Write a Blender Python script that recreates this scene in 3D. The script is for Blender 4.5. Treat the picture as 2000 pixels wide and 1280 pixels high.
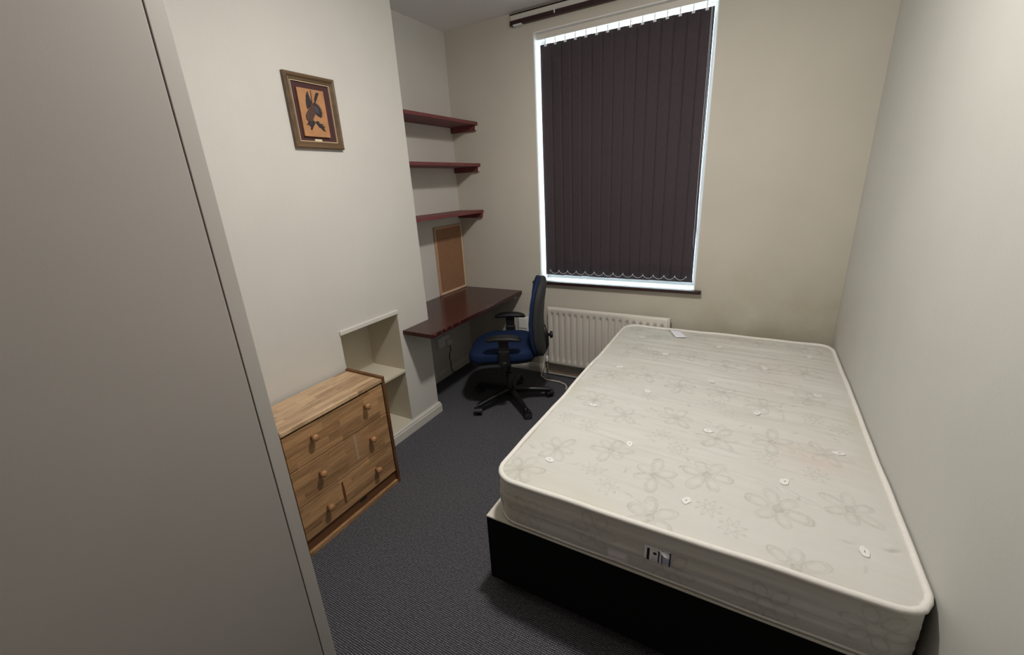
import bpy, bmesh, math, random
import numpy as np
from mathutils import Vector, Matrix

random.seed(7)
for o in list(bpy.data.objects):
    bpy.data.objects.remove(o)
scene = bpy.context.scene
COL = scene.collection
PI = math.pi

# ---------------------------------------------------------------- camera
cam_data = bpy.data.cameras.new('camera')
cam = bpy.data.objects.new('camera', cam_data)
COL.objects.link(cam)
CAM_POS = (2.2243, -3.0529, 1.5582)
YAW, PITCH, ROLL, FPX = 0.5255, -0.3237, -0.0556, 827.6
fw = Vector((-math.sin(YAW) * math.cos(PITCH), math.cos(YAW) * math.cos(PITCH), math.sin(PITCH)))
rt = Vector((math.cos(YAW), math.sin(YAW), 0))
up = rt.cross(fw)
r2 = math.cos(ROLL) * rt + math.sin(ROLL) * up
u2 = -math.sin(ROLL) * rt + math.cos(ROLL) * up
cam.matrix_world = Matrix(((r2.x, u2.x, -fw.x, CAM_POS[0]), (r2.y, u2.y, -fw.y, CAM_POS[1]),
                           (r2.z, u2.z, -fw.z, CAM_POS[2]), (0, 0, 0, 1)))
cam_data.sensor_fit = 'HORIZONTAL'
cam_data.sensor_width = 36.0
cam_data.lens = FPX * 36.0 / 2000.0
cam_data.clip_start = 0.02
scene.camera = cam

# ---------------------------------------------------------------- sky, lamp, exposure
world = bpy.data.worlds.new('overcast_sky')
scene.world = world
world.use_nodes = True
bg = world.node_tree.nodes['Background']
bg.inputs['Color'].default_value = (0.80, 0.93, 1.0, 1)
bg.inputs['Strength'].default_value = 9.0
# a flush ceiling fitting: its diffuser shines mostly downwards, its rim glows a little sideways
LAMP_COLOR = (1.0, 0.955, 0.895)
lamp_data = bpy.data.lights.new('ceiling_lamp_diffuser', 'AREA')
lamp_data.shape = 'DISK'
lamp_data.size = 0.15
lamp_data.energy = 24.0
lamp_data.color = LAMP_COLOR
lamp = bpy.data.objects.new('ceiling_lamp_diffuser', lamp_data)
lamp.location = (1.70, -1.66, 2.60)
COL.objects.link(lamp)
rim_data = bpy.data.lights.new('ceiling_lamp_rim', 'POINT')
rim_data.energy = 18.0
rim_data.color = LAMP_COLOR
rim_data.shadow_soft_size = 0.07
rim = bpy.data.objects.new('ceiling_lamp_rim', rim_data)
rim.location = (1.70, -1.66, 2.54)
COL.objects.link(rim)
vs = scene.view_settings
vs.view_transform = 'Standard'
vs.look = 'None'
vs.gamma = 1.0
vs.exposure = 0.0
vs.use_curve_mapping = False


# ---------------------------------------------------------------- materials
class NT:
    """small helper round a node tree"""
    def __init__(self, name):
        self.m = bpy.data.materials.new(name)
        self.m.use_nodes = True
        self.t = self.m.node_tree
        self.b = self.t.nodes['Principled BSDF']
        self.out = self.t.nodes['Material Output']

    def n(self, kind, **kw):
        nd = self.t.nodes.new(kind)
        for k, v in kw.items():
            if hasattr(nd, k):
                setattr(nd, k, v)
        return nd

    def l(self, a, b):
        self.t.links.new(a, b)

    def val(self, sock, v):
        if hasattr(v, 'is_output'):
            self.l(v, sock)
        else:
            sock.default_value = v

    def math(self, op, a, b=0.0, clamp=False):
        nd = self.n('ShaderNodeMath', operation=op)
        nd.use_clamp = clamp
        self.val(nd.inputs[0], a)
        self.val(nd.inputs[1], b)
        return nd.outputs[0]

    def mix(self, fac, a, b, blend='MIX'):
        nd = self.n('ShaderNodeMixRGB', blend_type=blend)
        self.val(nd.inputs[0], fac)
        for i, c in ((1, a), (2, b)):
            if hasattr(c, 'is_output'):
                self.l(c, nd.inputs[i])
            else:
                nd.inputs[i].default_value = (*c, 1) if len(c) == 3 else c
        return nd.outputs[0]

    def coord(self, scale=(1, 1, 1), which='Object'):
        tc = self.n('ShaderNodeTexCoord')
        mp = self.n('ShaderNodeMapping')
        mp.inputs['Scale'].default_value = scale
        self.l(tc.outputs[which], mp.inputs['Vector'])
        return mp.outputs['Vector']

    def noise(self, vec, scale, detail=3.0, rough=0.55):
        nd = self.n('ShaderNodeTexNoise')
        nd.inputs['Scale'].default_value = scale
        nd.inputs['Detail'].default_value = detail
        nd.inputs['Roughness'].default_value = rough
        self.l(vec, nd.inputs['Vector'])
        return nd.outputs['Fac']

    def ramp(self, fac, p0, p1):
        nd = self.n('ShaderNodeMapRange')
        nd.inputs['From Min'].default_value = p0
        nd.inputs['From Max'].default_value = p1
        self.l(fac, nd.inputs['Value'])
        return nd.outputs['Result']

    def bump(self, height, strength=0.2, dist=0.002):
        nd = self.n('ShaderNodeBump')
        nd.inputs['Strength'].default_value = strength
        nd.inputs['Distance'].default_value = dist
        self.l(height, nd.inputs['Height'])
        self.l(nd.outputs['Normal'], self.b.inputs['Normal'])

    def base(self, c):
        if hasattr(c, 'is_output'):
            self.l(c, self.b.inputs['Base Color'])
        else:
            self.b.inputs['Base Color'].default_value = (*c, 1)

    def set(self, **kw):
        for k, v in kw.items():
            self.b.inputs[k].default_value = v


def S(r, g, b):
    """sRGB 0-255 to linear"""
    f = lambda c: (c / 255 / 12.92) if c / 255 <= 0.04045 else ((c / 255 + 0.055) / 1.055) ** 2.4
    return (f(r), f(g), f(b))


def plain(name, c, rough=0.5, vary=0.12, scale=9.0, bump=0.0, bscale=200.0, metallic=0.0, spec=None):
    t = NT(name)
    v = t.coord()
    nz = t.noise(v, scale, 4)
    dark = tuple(x * (1 - vary) for x in c)
    lite = tuple(min(1, x * (1 + vary)) for x in c)
    t.base(t.mix(nz, dark, lite))
    t.set(Roughness=rough, Metallic=metallic)
    if spec is not None:
        t.b.inputs['Specular IOR Level'].default_value = spec
    if bump:
        t.bump(t.noise(v, bscale, 3), bump, 0.002)
    return t.m


def wall_paint(name, c, stain=None):
    t = NT(name)
    v = t.coord()
    big = t.ramp(t.noise(v, 1.6, 5), 0.35, 0.7)
    col = t.mix(big, tuple(x * 0.96 for x in c), tuple(min(1, x * 1.03) for x in c))
    scuff = t.ramp(t.noise(t.coord((1, 1, 0.4)), 11, 6, 0.7), 0.66, 0.85)
    col = t.mix(t.math('MULTIPLY', scuff, 0.25), col, tuple(x * 0.75 for x in c))
    if stain:
        # damp stain with a shape of its own: low on the wall, noisy edge
        sep = t.n('ShaderNodeSeparateXYZ')
        t.l(v, sep.inputs[0])
        ax, x0, x1, z0, z1, sc, amt = stain
        fx = t.n('ShaderNodeMapRange'); fx.interpolation_type = 'SMOOTHSTEP'
        fx.inputs['From Min'].default_value = x0; fx.inputs['From Max'].default_value = x1
        t.l(sep.outputs[ax], fx.inputs['Value'])
        fz = t.n('ShaderNodeMapRange'); fz.interpolation_type = 'SMOOTHSTEP'
        fz.inputs['From Min'].default_value = z1; fz.inputs['From Max'].default_value = z0
        t.l(sep.outputs[2], fz.inputs['Value'])
        nz = t.ramp(t.noise(v, 3.5, 5, 0.6), 0.25, 0.7)
        f = t.math('MULTIPLY', t.math('MULTIPLY', fx.outputs[0], fz.outputs[0]), nz)
        col = t.mix(t.math('MULTIPLY', f, amt), col, sc)
    t.base(col)
    t.set(Roughness=0.62)
    t.b.inputs['Specular IOR Level'].default_value = 0.3
    t.bump(t.math('ADD', t.noise(v, 60, 4), t.math('MULTIPLY', t.noise(v, 7, 3), 1.5)), 0.12, 0.004)
    return t.m


def lamella_wood(name, horiz, vert, c1, c2, bw=0.30, rh=0.042):
    """edge-glued pine strips; horiz/vert = object axes for strip length and strip height"""
    t = NT(name)
    tc = t.n('ShaderNodeTexCoord')
    sep = t.n('ShaderNodeSeparateXYZ'); t.l(tc.outputs['Object'], sep.inputs[0])
    cmb = t.n('ShaderNodeCombineXYZ')
    t.l(sep.outputs[horiz], cmb.inputs[0]); t.l(sep.outputs[vert], cmb.inputs[1])
    br = t.n('ShaderNodeTexBrick')
    br.inputs['Color1'].default_value = (0, 0, 0, 1); br.inputs['Color2'].default_value = (1, 1, 1, 1)
    br.inputs['Mortar'].default_value = (0.2, 0.2, 0.2, 1)
    br.inputs['Scale'].default_value = 1.0
    br.inputs['Mortar Size'].default_value = 0.0006
    br.inputs['Brick Width'].default_value = bw
    br.inputs['Row Height'].default_value = rh
    br.offset = 0.37; br.squash = 0.8; br.squash_frequency = 3
    t.l(cmb.outputs[0], br.inputs['Vector'])
    mp = t.n('ShaderNodeMapping'); mp.inputs['Scale'].default_value = (5, 75, 1)
    t.l(cmb.outputs[0], mp.inputs['Vector'])
    off = t.n('ShaderNodeVectorMath', operation='ADD')
    t.l(mp.outputs[0], off.inputs[0])
    sc = t.n('ShaderNodeVectorMath', operation='SCALE'); sc.inputs['Scale'].default_value = 13.0
    t.l(br.outputs['Color'], sc.inputs[0]); t.l(sc.outputs[0], off.inputs[1])
    grain = t.ramp(t.noise(off.outputs[0], 1.4, 6, 0.72), 0.34, 0.70)
    f = t.math('ADD', t.math('MULTIPLY', br.outputs['Color'], 0.45), t.math('MULTIPLY', grain, 0.60), True)
    col = t.mix(f, c1, c2)
    knots = t.ramp(t.noise(off.outputs[0], 0.55, 2), 0.66, 0.76)
    col = t.mix(t.math('MULTIPLY', knots, 0.35), col, tuple(x * 0.45 for x in c1))
    t.base(col)
    t.set(Roughness=0.42)
    t.bump(grain, 0.08, 0.001)
    return t.m


def dark_wood(name, c, rough=0.3):
    t = NT(name)
    g = t.noise(t.coord((40, 2.5, 40)), 1.0, 5, 0.6)
    big = t.noise(t.coord(), 6, 3)
    col = t.mix(t.ramp(g, 0.3, 0.75), tuple(x * 0.65 for x in c), tuple(x * 1.3 for x in c))
    col = t.mix(t.math('MULTIPLY', t.ramp(big, 0.45, 0.75), 0.4), col, (c[0] * 1.5, c[1] * 1.25, c[2] * 1.2))
    t.base(col)
    t.set(Roughness=rough)
    t.bump(g, 0.1, 0.001)
    return t.m


M = {}
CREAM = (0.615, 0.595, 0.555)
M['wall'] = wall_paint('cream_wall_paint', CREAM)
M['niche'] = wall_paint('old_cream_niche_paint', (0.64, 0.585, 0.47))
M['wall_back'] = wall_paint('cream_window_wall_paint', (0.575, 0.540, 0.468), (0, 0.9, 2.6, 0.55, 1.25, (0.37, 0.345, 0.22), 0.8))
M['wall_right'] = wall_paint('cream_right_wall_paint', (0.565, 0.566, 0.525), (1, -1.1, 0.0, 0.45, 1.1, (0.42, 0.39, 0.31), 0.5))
M['ceiling'] = wall_paint('white_ceiling_paint', (0.80, 0.79, 0.80))
M['trim'] = plain('cream_gloss_trim', (0.65, 0.63, 0.575), 0.4, 0.05, 14)
M['white_gloss'] = plain('white_gloss_reveal', (0.80, 0.80, 0.80), 0.35, 0.04, 12)
M['upvc'] = plain('white_window_plastic', (0.82, 0.84, 0.85), 0.3, 0.03, 8)
M['mahogany'] = dark_wood('mahogany_stain', (0.170, 0.046, 0.046), 0.55)
M['mahogany_desk'] = dark_wood('mahogany_desk_varnish', (0.045, 0.012, 0.012), 0.22)
M['track'] = dark_wood('dark_brown_rail', (0.030, 0.010, 0.010), 0.4)
M['worn'] = plain('worn_reddish_edge', (0.12, 0.035, 0.03), 0.5, 0.4, 60)
M['chip'] = plain('chipped_white_end', (0.72, 0.66, 0.60), 0.7, 0.1, 60)
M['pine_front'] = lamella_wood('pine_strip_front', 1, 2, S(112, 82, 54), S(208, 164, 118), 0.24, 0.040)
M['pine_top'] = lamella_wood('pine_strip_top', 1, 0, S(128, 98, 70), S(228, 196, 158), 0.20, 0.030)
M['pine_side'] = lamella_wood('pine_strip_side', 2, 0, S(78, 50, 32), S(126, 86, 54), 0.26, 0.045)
M['pine_knob'] = plain('turned_pine_knob', S(168, 124, 84), 0.4, 0.2, 40)
M['gap'] = plain('painted_gap_shade', (0.03, 0.017, 0.010), 0.8, 0.2)  # near-black colour stands in for shade behind the chest's gaps
M['tape'] = plain('old_tape_residue', (0.42, 0.30, 0.20), 0.6, 0.2, 60)
M['mark'] = plain('brown_drip_mark', (0.15, 0.055, 0.022), 0.5, 0.3, 60)
M['wardrobe'] = plain('grey_beige_wardrobe_board', (0.350, 0.326, 0.302), 0.45, 0.05, 3, 0.06, 350)
M['wardrobe_panel'] = plain('grey_beige_wardrobe_edge', (0.410, 0.386, 0.358), 0.45, 0.05, 3, 0.06, 350)
M['black_plastic'] = plain('black_moulded_plastic', (0.007, 0.007, 0.008), 0.48, 0.2, 30, 0.05, 500)
M['black_gloss'] = plain('black_steel', (0.006, 0.006, 0.007), 0.40, 0.2, 30)
M['wheel'] = plain('grey_black_castor', (0.035, 0.035, 0.037), 0.35, 0.2, 30)
M['back_shell'] = plain('charcoal_back_cloth', (0.022, 0.023, 0.023), 0.75, 0.25, 60, 0.2, 900)
M['rad'] = plain('cream_radiator_enamel', (0.66, 0.62, 0.56), 0.35, 0.05, 9)
M['pipe'] = plain('brown_copper_pipe', (0.20, 0.12, 0.07), 0.4, 0.3, 30)
M['socket'] = plain('white_socket_plastic', (0.80, 0.79, 0.78), 0.35, 0.04)
M['socket_shadow'] = plain('socket_shadow_paint', (0.05, 0.04, 0.03), 0.6, 0.2)
M['cable_white'] = plain('white_cable_sheath', (0.62, 0.57, 0.48), 0.5, 0.1)
M['cable_black'] = plain('black_cable_sheath', (0.02, 0.02, 0.02), 0.5, 0.1)
M['frame_gold'] = dark_wood('antique_gold_brown_frame', (0.125, 0.078, 0.040), 0.4)
M['fillet'] = plain('pale_gold_fillet', (0.52, 0.40, 0.27), 0.35, 0.15, 60)
M['mat_board'] = plain('maroon_mount_board', (0.060, 0.020, 0.020), 0.8, 0.2, 60)
M['copper'] = plain('orange_copper_sheet', (0.44, 0.215, 0.095), 0.45, 0.35, 25, 0.1, 60)
M['bird_dark'] = plain('dark_feather_enamel', (0.030, 0.022, 0.024), 0.45, 0.6, 90, 0.4, 200)
M['bird_blue'] = plain('slate_feather_enamel', (0.060, 0.062, 0.085), 0.45, 0.5, 120, 0.4, 200)
M['bird_brown'] = plain('brown_feather_enamel', (0.075, 0.038, 0.030), 0.5, 0.7, 120, 0.4, 200)
M['plate'] = plain('pale_brass_plate', (0.68, 0.60, 0.44), 0.35, 0.1, 50)
M['cork_wood'] = plain('bare_pine_strip', (0.47, 0.29, 0.19), 0.5, 0.15, 20)
M['cork_pale'] = plain('pale_pine_strip', (0.68, 0.50, 0.33), 0.5, 0.12, 20)
M['slat_clip'] = plain('clear_white_clip', (0.75, 0.77, 0.80), 0.35, 0.05)
M['divan_black'] = plain('black_divan_cloth', (0.0035, 0.0035, 0.0036), 0.85, 0.3, 40, 0.1, 900, spec=0.15)
M['divan_cream'] = plain('cream_divan_top_cloth', (0.60, 0.58, 0.50), 0.8, 0.06, 30)
M['piping'] = plain('white_mattress_piping', (0.78, 0.76, 0.71), 0.6, 0.08, 70, 0.3, 400)
M['felt'] = plain('white_felt_tuft', (0.78, 0.77, 0.74), 0.8, 0.05, 60)
M['thread'] = plain('dark_tuft_thread', (0.10, 0.09, 0.08), 0.8, 0.1)
M['paper'] = plain('white_care_label', (0.86, 0.86, 0.92), 0.7, 0.03, 30)
M['grey_label'] = plain('grey_sewn_label', (0.78, 0.74, 0.76), 0.7, 0.1, 50)
M['grey_label_print'] = plain('faint_grey_label_print', (0.88, 0.85, 0.86), 0.7, 0.1, 90)
M['label_white'] = plain('white_printed_label', (0.88, 0.87, 0.88), 0.5, 0.05)
M['label_black'] = plain('black_label_ink', (0.012, 0.011, 0.012), 0.5, 0.1)
M['label_blue'] = plain('navy_label_ink', (0.022, 0.030, 0.105), 0.5, 0.1)
M['label_bluegrey'] = plain('pale_blue_label_ink', (0.46, 0.49, 0.60), 0.5, 0.15, 150)


def carpet():
    t = NT('charcoal_loop_carpet')
    tc = t.n('ShaderNodeTexCoord')
    sep = t.n('ShaderNodeSeparateXYZ'); t.l(tc.outputs['Object'], sep.inputs[0])
    wob = t.noise(tc.outputs['Object'], 30, 2)
    wob = t.math('MULTIPLY', t.math('SUBTRACT', wob, 0.5), 0.006)
    px, py = 0.0080, 0.0070
    sx = t.math('SINE', t.math('MULTIPLY', t.math('ADD', sep.outputs[0], wob), 2 * PI / px))
    sy = t.math('SINE', t.math('MULTIPLY', t.math('ADD', sep.outputs[1], wob), 2 * PI / py))
    rows = t.math('ADD', t.math('MULTIPLY', sy, 0.5), 0.5)
    beads = t.math('ADD', t.math('MULTIPLY', sx, 0.28), 0.72)
    h = t.math('MULTIPLY', t.math('POWER', rows, 1.2), beads)
    fleck = t.ramp(t.noise(tc.outputs['Object'], 110, 4, 0.75), 0.36, 0.68)
    big = t.noise(tc.outputs['Object'], 2.2, 4)
    bright = t.math('MULTIPLY', h, t.math('ADD', t.math('MULTIPLY', fleck, 1.1), 0.42))
    col = t.mix(bright, (0.013, 0.013, 0.018), (0.300, 0.300, 0.328))
    col = t.mix(t.math('MULTIPLY', big, 0.30), col, (0.060, 0.060, 0.068))
    speck = t.ramp(t.noise(tc.outputs['Object'], 95, 2, 0.5), 0.80, 0.84)
    col = t.mix(t.math('MULTIPLY', speck, 0.5), col, (0.30, 0.29, 0.28))
    t.base(col)
    t.set(Roughness=0.95)
    t.b.inputs['Specular IOR Level'].default_value = 0.1
    t.bump(h, 0.6, 0.003)
    return t.m


M['carpet'] = carpet()


def glass():
    t = NT('clear_window_glass')
    tr = t.n('ShaderNodeBsdfTransparent'); tr.inputs[0].default_value = (0.93, 0.97, 0.97, 1)
    gl = t.n('ShaderNodeBsdfGlossy'); gl.inputs['Roughness'].default_value = 0.02
    mx = t.n('ShaderNodeMixShader'); mx.inputs[0].default_value = 0.06
    t.l(tr.outputs[0], mx.inputs[1]); t.l(gl.outputs[0], mx.inputs[2])
    t.l(mx.outputs[0], t.out.inputs['Surface'])
    return t.m


M['glass'] = glass()


def slat_cloth():
    t = NT('aubergine_blind_cloth')
    v = t.coord()
    wv = t.noise(t.coord((400, 400, 30)), 1.0, 2)
    big = t.noise(v, 5, 3)
    col = t.mix(wv, (0.040, 0.030, 0.035), (0.076, 0.058, 0.067))
    col = t.mix(t.math('MULTIPLY', big, 0.3), col, (0.045, 0.032, 0.036))
    speck = t.ramp(t.noise(v, 55, 2), 0.79, 0.82)
    col = t.mix(t.math('MULTIPLY', speck, 0.5), col, (0.10, 0.085, 0.08))
    t.base(col)
    t.set(Roughness=0.8)
    t.b.inputs['Specular IOR Level'].default_value = 0.25
    # a woven cloth lets a little daylight through
    tl = t.n('ShaderNodeBsdfTranslucent'); tl.inputs[0].default_value = (0.0038, 0.0026, 0.0030, 1)
    ad = t.n('ShaderNodeAddShader')
    t.l(t.b.outputs[0], ad.inputs[0]); t.l(tl.outputs[0], ad.inputs[1])
    t.l(ad.outputs[0], t.out.inputs['Surface'])
    return t.m


M['slat'] = slat_cloth()


def cork():
    t = NT('brown_cork_sheet')
    v = t.coord()
    a = t.noise(v, 170, 4, 0.7)
    b = t.noise(v, 9, 3)
    col = t.mix(t.ramp(a, 0.3, 0.72), (0.20, 0.095, 0.045), (0.40, 0.215, 0.115))
    col = t.mix(t.math('MULTIPLY', b, 0.3), col, (0.24, 0.13, 0.065))
    t.base(col)
    t.set(Roughness=0.85)
    t.bump(a, 0.3, 0.002)
    return t.m


M['cork'] = cork()


def blue_cloth():
    t = NT('royal_blue_seat_cloth')
    v = t.coord()
    w = t.noise(v, 600, 2)
    b = t.noise(v, 12, 3)
    col = t.mix(w, (0.004, 0.012, 0.042), (0.009, 0.027, 0.090))
    col = t.mix(t.math('MULTIPLY', b, 0.35), col, (0.005, 0.015, 0.050))
    t.base(col)
    t.set(Roughness=0.8)
    t.b.inputs['Specular IOR Level'].default_value = 0.25
    t.bump(w, 0.3, 0.001)
    return t.m


M['blue'] = blue_cloth()


def mattress_cloth():
    t = NT('cream_damask_mattress_cloth')
    at = t.n('ShaderNodeAttribute'); at.attribute_name = 'weave'
    sep = t.n('ShaderNodeSeparateColor'); t.l(at.outputs['Color'], sep.inputs[0])
    v = t.coord()
    fine = t.noise(t.coord((220, 900, 500)), 1.0, 2)
    soft = t.noise(v, 3.0, 4)
    streak = t.noise(t.coord((1.6, 42, 42)), 1.0, 4, 0.6)
    col = t.mix(soft, (0.575, 0.570, 0.518), (0.640, 0.638, 0.602))
    col = t.mix(t.math('MULTIPLY', t.ramp(streak, 0.35, 0.75), 0.38), col, (0.685, 0.68, 0.66))
    col = t.mix(t.math('MULTIPLY', fine, 0.10), col, (0.48, 0.46, 0.40))
    broken = t.ramp(t.noise(v, 60, 3), 0.22, 0.55)
    col = t.mix(t.math('MULTIPLY', t.math('MULTIPLY', sep.outputs[0], broken), 0.66), col, (0.37, 0.36, 0.315))
    col = t.mix(t.math('MULTIPLY', sep.outputs[1], 0.55), col, (0.62, 0.47, 0.41))
    col = t.mix(t.math('MULTIPLY', sep.outputs[2], 0.6), col, (0.50, 0.45, 0.30))
    t.base(col)
    t.set(Roughness=0.55)
    t.b.inputs['Specular IOR Level'].default_value = 0.35
    t.b.inputs['Sheen Weight'].default_value = 0.15
    ht = t.math('ADD', t.math('MULTIPLY', streak, 0.8), t.math('MULTIPLY', t.noise(v, 24, 3), 0.7))
    ht = t.math('ADD', ht, t.math('MULTIPLY', sep.outputs[0], -0.25))
    t.bump(ht, 0.32, 0.006)
    return t.m


M['mattress'] = mattress_cloth()

# ---------------------------------------------------------------- object helpers
WM = {}


def thing(name, label, cat, loc=(0, 0, 0), rotz=0.0, group=None):
    o = bpy.data.objects.new(name, None)
    o.empty_display_size = 0.1
    COL.objects.link(o)
    o.location = loc
    o.rotation_euler = (0, 0, rotz)
    WM[o.name] = Matrix.Translation(loc) @ Matrix.Rotation(rotz, 4, 'Z')
    tag(o, label, cat, group)
    return o


def tag(o, label=None, cat=None, group=None, kind=None):
    if label: o['label'] = label
    if cat: o['category'] = cat
    if group: o['group'] = group
    if kind: o['kind'] = kind
    return o


def obj(name, bm, mats, parent=None, local=False, smooth=False, label=None, origin=None):
    """link a bmesh as ONE mesh object; world coordinates unless local"""
    me = bpy.data.meshes.new(name)
    o = bpy.data.objects.new(name, me)
    COL.objects.link(o)
    pm = WM[parent.name] if parent else Matrix.Identity(4)
    if parent:
        o.parent = parent
        if not local:
            bm.transform(pm.inverted())
        WM[o.name] = pm.copy()
    else:
        if origin:
            bm.transform(Matrix.Translation(origin).inverted())
            o.location = origin
            WM[o.name] = Matrix.Translation(origin)
        else:
            WM[o.name] = Matrix.Identity(4)
    bmesh.ops.recalc_face_normals(bm, faces=bm.faces[:])
    if smooth:
        for f in bm.faces: f.smooth = True
    bm.to_mesh(me); bm.free()
    for m in (mats if isinstance(mats, (list, tuple)) else [mats]):
        me.materials.append(m)
    if label: o['label'] = label
    return o


def struct(name, bm, mats, parent=None, label=None, **kw):
    o = obj(name, bm, mats, parent, **kw)
    if parent is None:
        o['kind'] = 'structure'
    if label: o['label'] = label
    return o


def BM():
    return bmesh.new()


def merge(dst, src, mat=None, idx=0, smooth=False):
    if mat is not None: src.transform(mat)
    for f in src.faces:
        f.material_index = idx
        f.smooth = smooth
    me = bpy.data.meshes.new('tmp'); src.to_mesh(me); src.free()
    dst.from_mesh(me)
    bpy.data.meshes.remove(me)


def box(bm, x0, x1, y0, y1, z0, z1, bev=0.0, seg=2, idx=0, mat=None):
    b = BM()
    bmesh.ops.create_cube(b, size=1.0)
    b.transform(Matrix.Translation(((x0 + x1) / 2, (y0 + y1) / 2, (z0 + z1) / 2)) @
                Matrix.Diagonal((abs(x1 - x0), abs(y1 - y0), abs(z1 - z0), 1)))
    if bev:
        bmesh.ops.bevel(b, geom=b.edges[:], offset=bev, segments=seg, profile=0.5, affect='EDGES')
    merge(bm, b, mat, idx)
    return bm


def tube(bm, pts, r, n=12, closed=False, idx=0, caps=True):
    pts = [Vector(p) for p in pts]
    N = len(pts)
    rad = r if isinstance(r, (list, tuple)) else [r] * N
    rings = []
    prev = None
    for i, p in enumerate(pts):
        if closed:
            d = (pts[(i + 1) % N] - pts[i - 1]).normalized()
        else:
            d = (pts[min(i + 1, N - 1)] - pts[max(i - 1, 0)]).normalized()
        if prev is None:
            a = Vector((0, 0, 1)) if abs(d.z) < 0.9 else Vector((1, 0, 0))
            x = d.cross(a).normalized()
        else:
            x = (prev - d * prev.dot(d)).normalized()
        prev = x
        y = d.cross(x)
        rings.append([bm.verts.new(p + (x * math.cos(2 * PI * k / n) + y * math.sin(2 * PI * k / n)) * rad[i]) for k in range(n)])
    for i in range(N if closed else N - 1):
        A, B = rings[i], rings[(i + 1) % N]
        for k in range(n):
            f = bm.faces.new((A[k], A[(k + 1) % n], B[(k + 1) % n], B[k]))
            f.smooth = True; f.material_index = idx
    if caps and not closed:
        for R in (rings[0][::-1], rings[-1]):
            f = bm.faces.new(R); f.material_index = idx
    return bm


def lathe(bm, prof, n=24, mat=None, idx=0):
    """prof: list of (radius, height); axis z"""
    b = BM()
    rings = []
    for r, h in prof:
        if r < 1e-5:
            rings.append([b.verts.new((0, 0, h))])
        else:
            rings.append([b.verts.new((r * math.cos(2 * PI * k / n), r * math.sin(2 * PI * k / n), h)) for k in range(n)])
    for A, B in zip(rings, rings[1:]):
        for k in range(n):
            q = [A[k % len(A)], A[(k + 1) % len(A)], B[(k + 1) % len(B)], B[k % len(B)]]
            u = []
            for v in q:
                if v not in u: u.append(v)
            if len(u) > 2: b.faces.new(u)
    if len(rings[0]) > 1: b.faces.new(rings[0][::-1])
    if len(rings[-1]) > 1: b.faces.new(rings[-1])
    merge(bm, b, mat, idx, True)
    return bm


def thicken(bm, t):
    """turn an open sheet into a closed shell of thickness t"""
    bm.normal_update()
    vs_ = bm.verts[:]
    fs_ = bm.faces[:]
    bd_ = [(e.verts[0], e.verts[1], e.link_faces[0]) for e in bm.edges if len(e.link_faces) == 1]
    cp = {v: bm.verts.new(v.co - v.normal * t) for v in vs_}
    for f in fs_:
        g = bm.faces.new([cp[v] for v in reversed(f.verts)])
        g.smooth = f.smooth; g.material_index = f.material_index
    for a, b_, f in bd_:
        bm.faces.new((a, b_, cp[b_], cp[a])).material_index = f.material_index
    return bm


def prism(bm, poly, z0, z1, mat=None, idx=0, bev=0.0):
    b = BM()
    lo = [b.verts.new((x, y, z0)) for x, y in poly]
    hi = [b.verts.new((x, y, z1)) for x, y in poly]
    n = len(poly)
    b.faces.new(lo[::-1]); b.faces.new(hi)
    for i in range(n):
        b.faces.new((lo[i], lo[(i + 1) % n], hi[(i + 1) % n], hi[i]))
    bmesh.ops.recalc_face_normals(b, faces=b.faces[:])
    if bev:
        bmesh.ops.bevel(b, geom=b.edges[:], offset=bev, segments=2, profile=0.5, affect='EDGES')
    merge(bm, b, mat, idx)
    return bm


def superellipsoid(bm, ax, ay, az, e1=0.3, e2=0.35, nu=40, nv=24, mat=None, idx=0, deform=None):
    b = BM()
    sg = lambda c, e: math.copysign(abs(c) ** e, c)
    rows = []
    for j in range(nv + 1):
        v = -PI / 2 + PI * j / nv
        row = []
        for i in range(nu):
            u = 2 * PI * i / nu
            p = Vector((ax * sg(math.cos(v), e1) * sg(math.cos(u), e2),
                        ay * sg(math.cos(v), e1) * sg(math.sin(u), e2), az * sg(math.sin(v), e1)))
            if deform: p = deform(p)
            row.append(b.verts.new(p))
        rows.append(row)
    for j in range(nv):
        for i in range(nu):
            b.faces.new((rows[j][i], rows[j][(i + 1) % nu], rows[j + 1][(i + 1) % nu], rows[j + 1][i]))
    bmesh.ops.remove_doubles(b, verts=b.verts[:], dist=1e-5)
    merge(bm, b, mat, idx, True)
    return bm


# ================================================================= ROOM SHELL
W = 2.7117            # right wall
H = 2.6806            # ceiling
YB = -0.928           # window-side corner of the chimney breast
CB = 0.331            # front of the chimney breast
YF = -3.80            # wall behind the camera
WX0, WX1, WZ0, WZ1 = 0.748, 1.908, 0.815, 2.540   # window opening

struct('floor', box(BM(), -0.1, W + 0.1, YF - 0.1, 0.3, -0.10, 0.0), M['carpet'])
struct('ceiling', box(BM(), -0.1, W + 0.1, YF - 0.1, 0.3, H, H + 0.10), M['ceiling'])
b = BM()
box(b, -0.15, WX0, 0, 0.30, 0, H); box(b, WX1, W + 0.15, 0, 0.30, 0, H)
box(b, WX0, WX1, 0, 0.30, 0, WZ0 - 0.02); box(b, WX0, WX1, 0, 0.30, WZ1, H)
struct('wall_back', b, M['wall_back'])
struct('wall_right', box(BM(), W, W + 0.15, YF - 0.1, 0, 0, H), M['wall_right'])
struct('wall_left', box(BM(), -0.15, 0, YF - 0.1, 0, 0, H), M['wall'])
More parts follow.
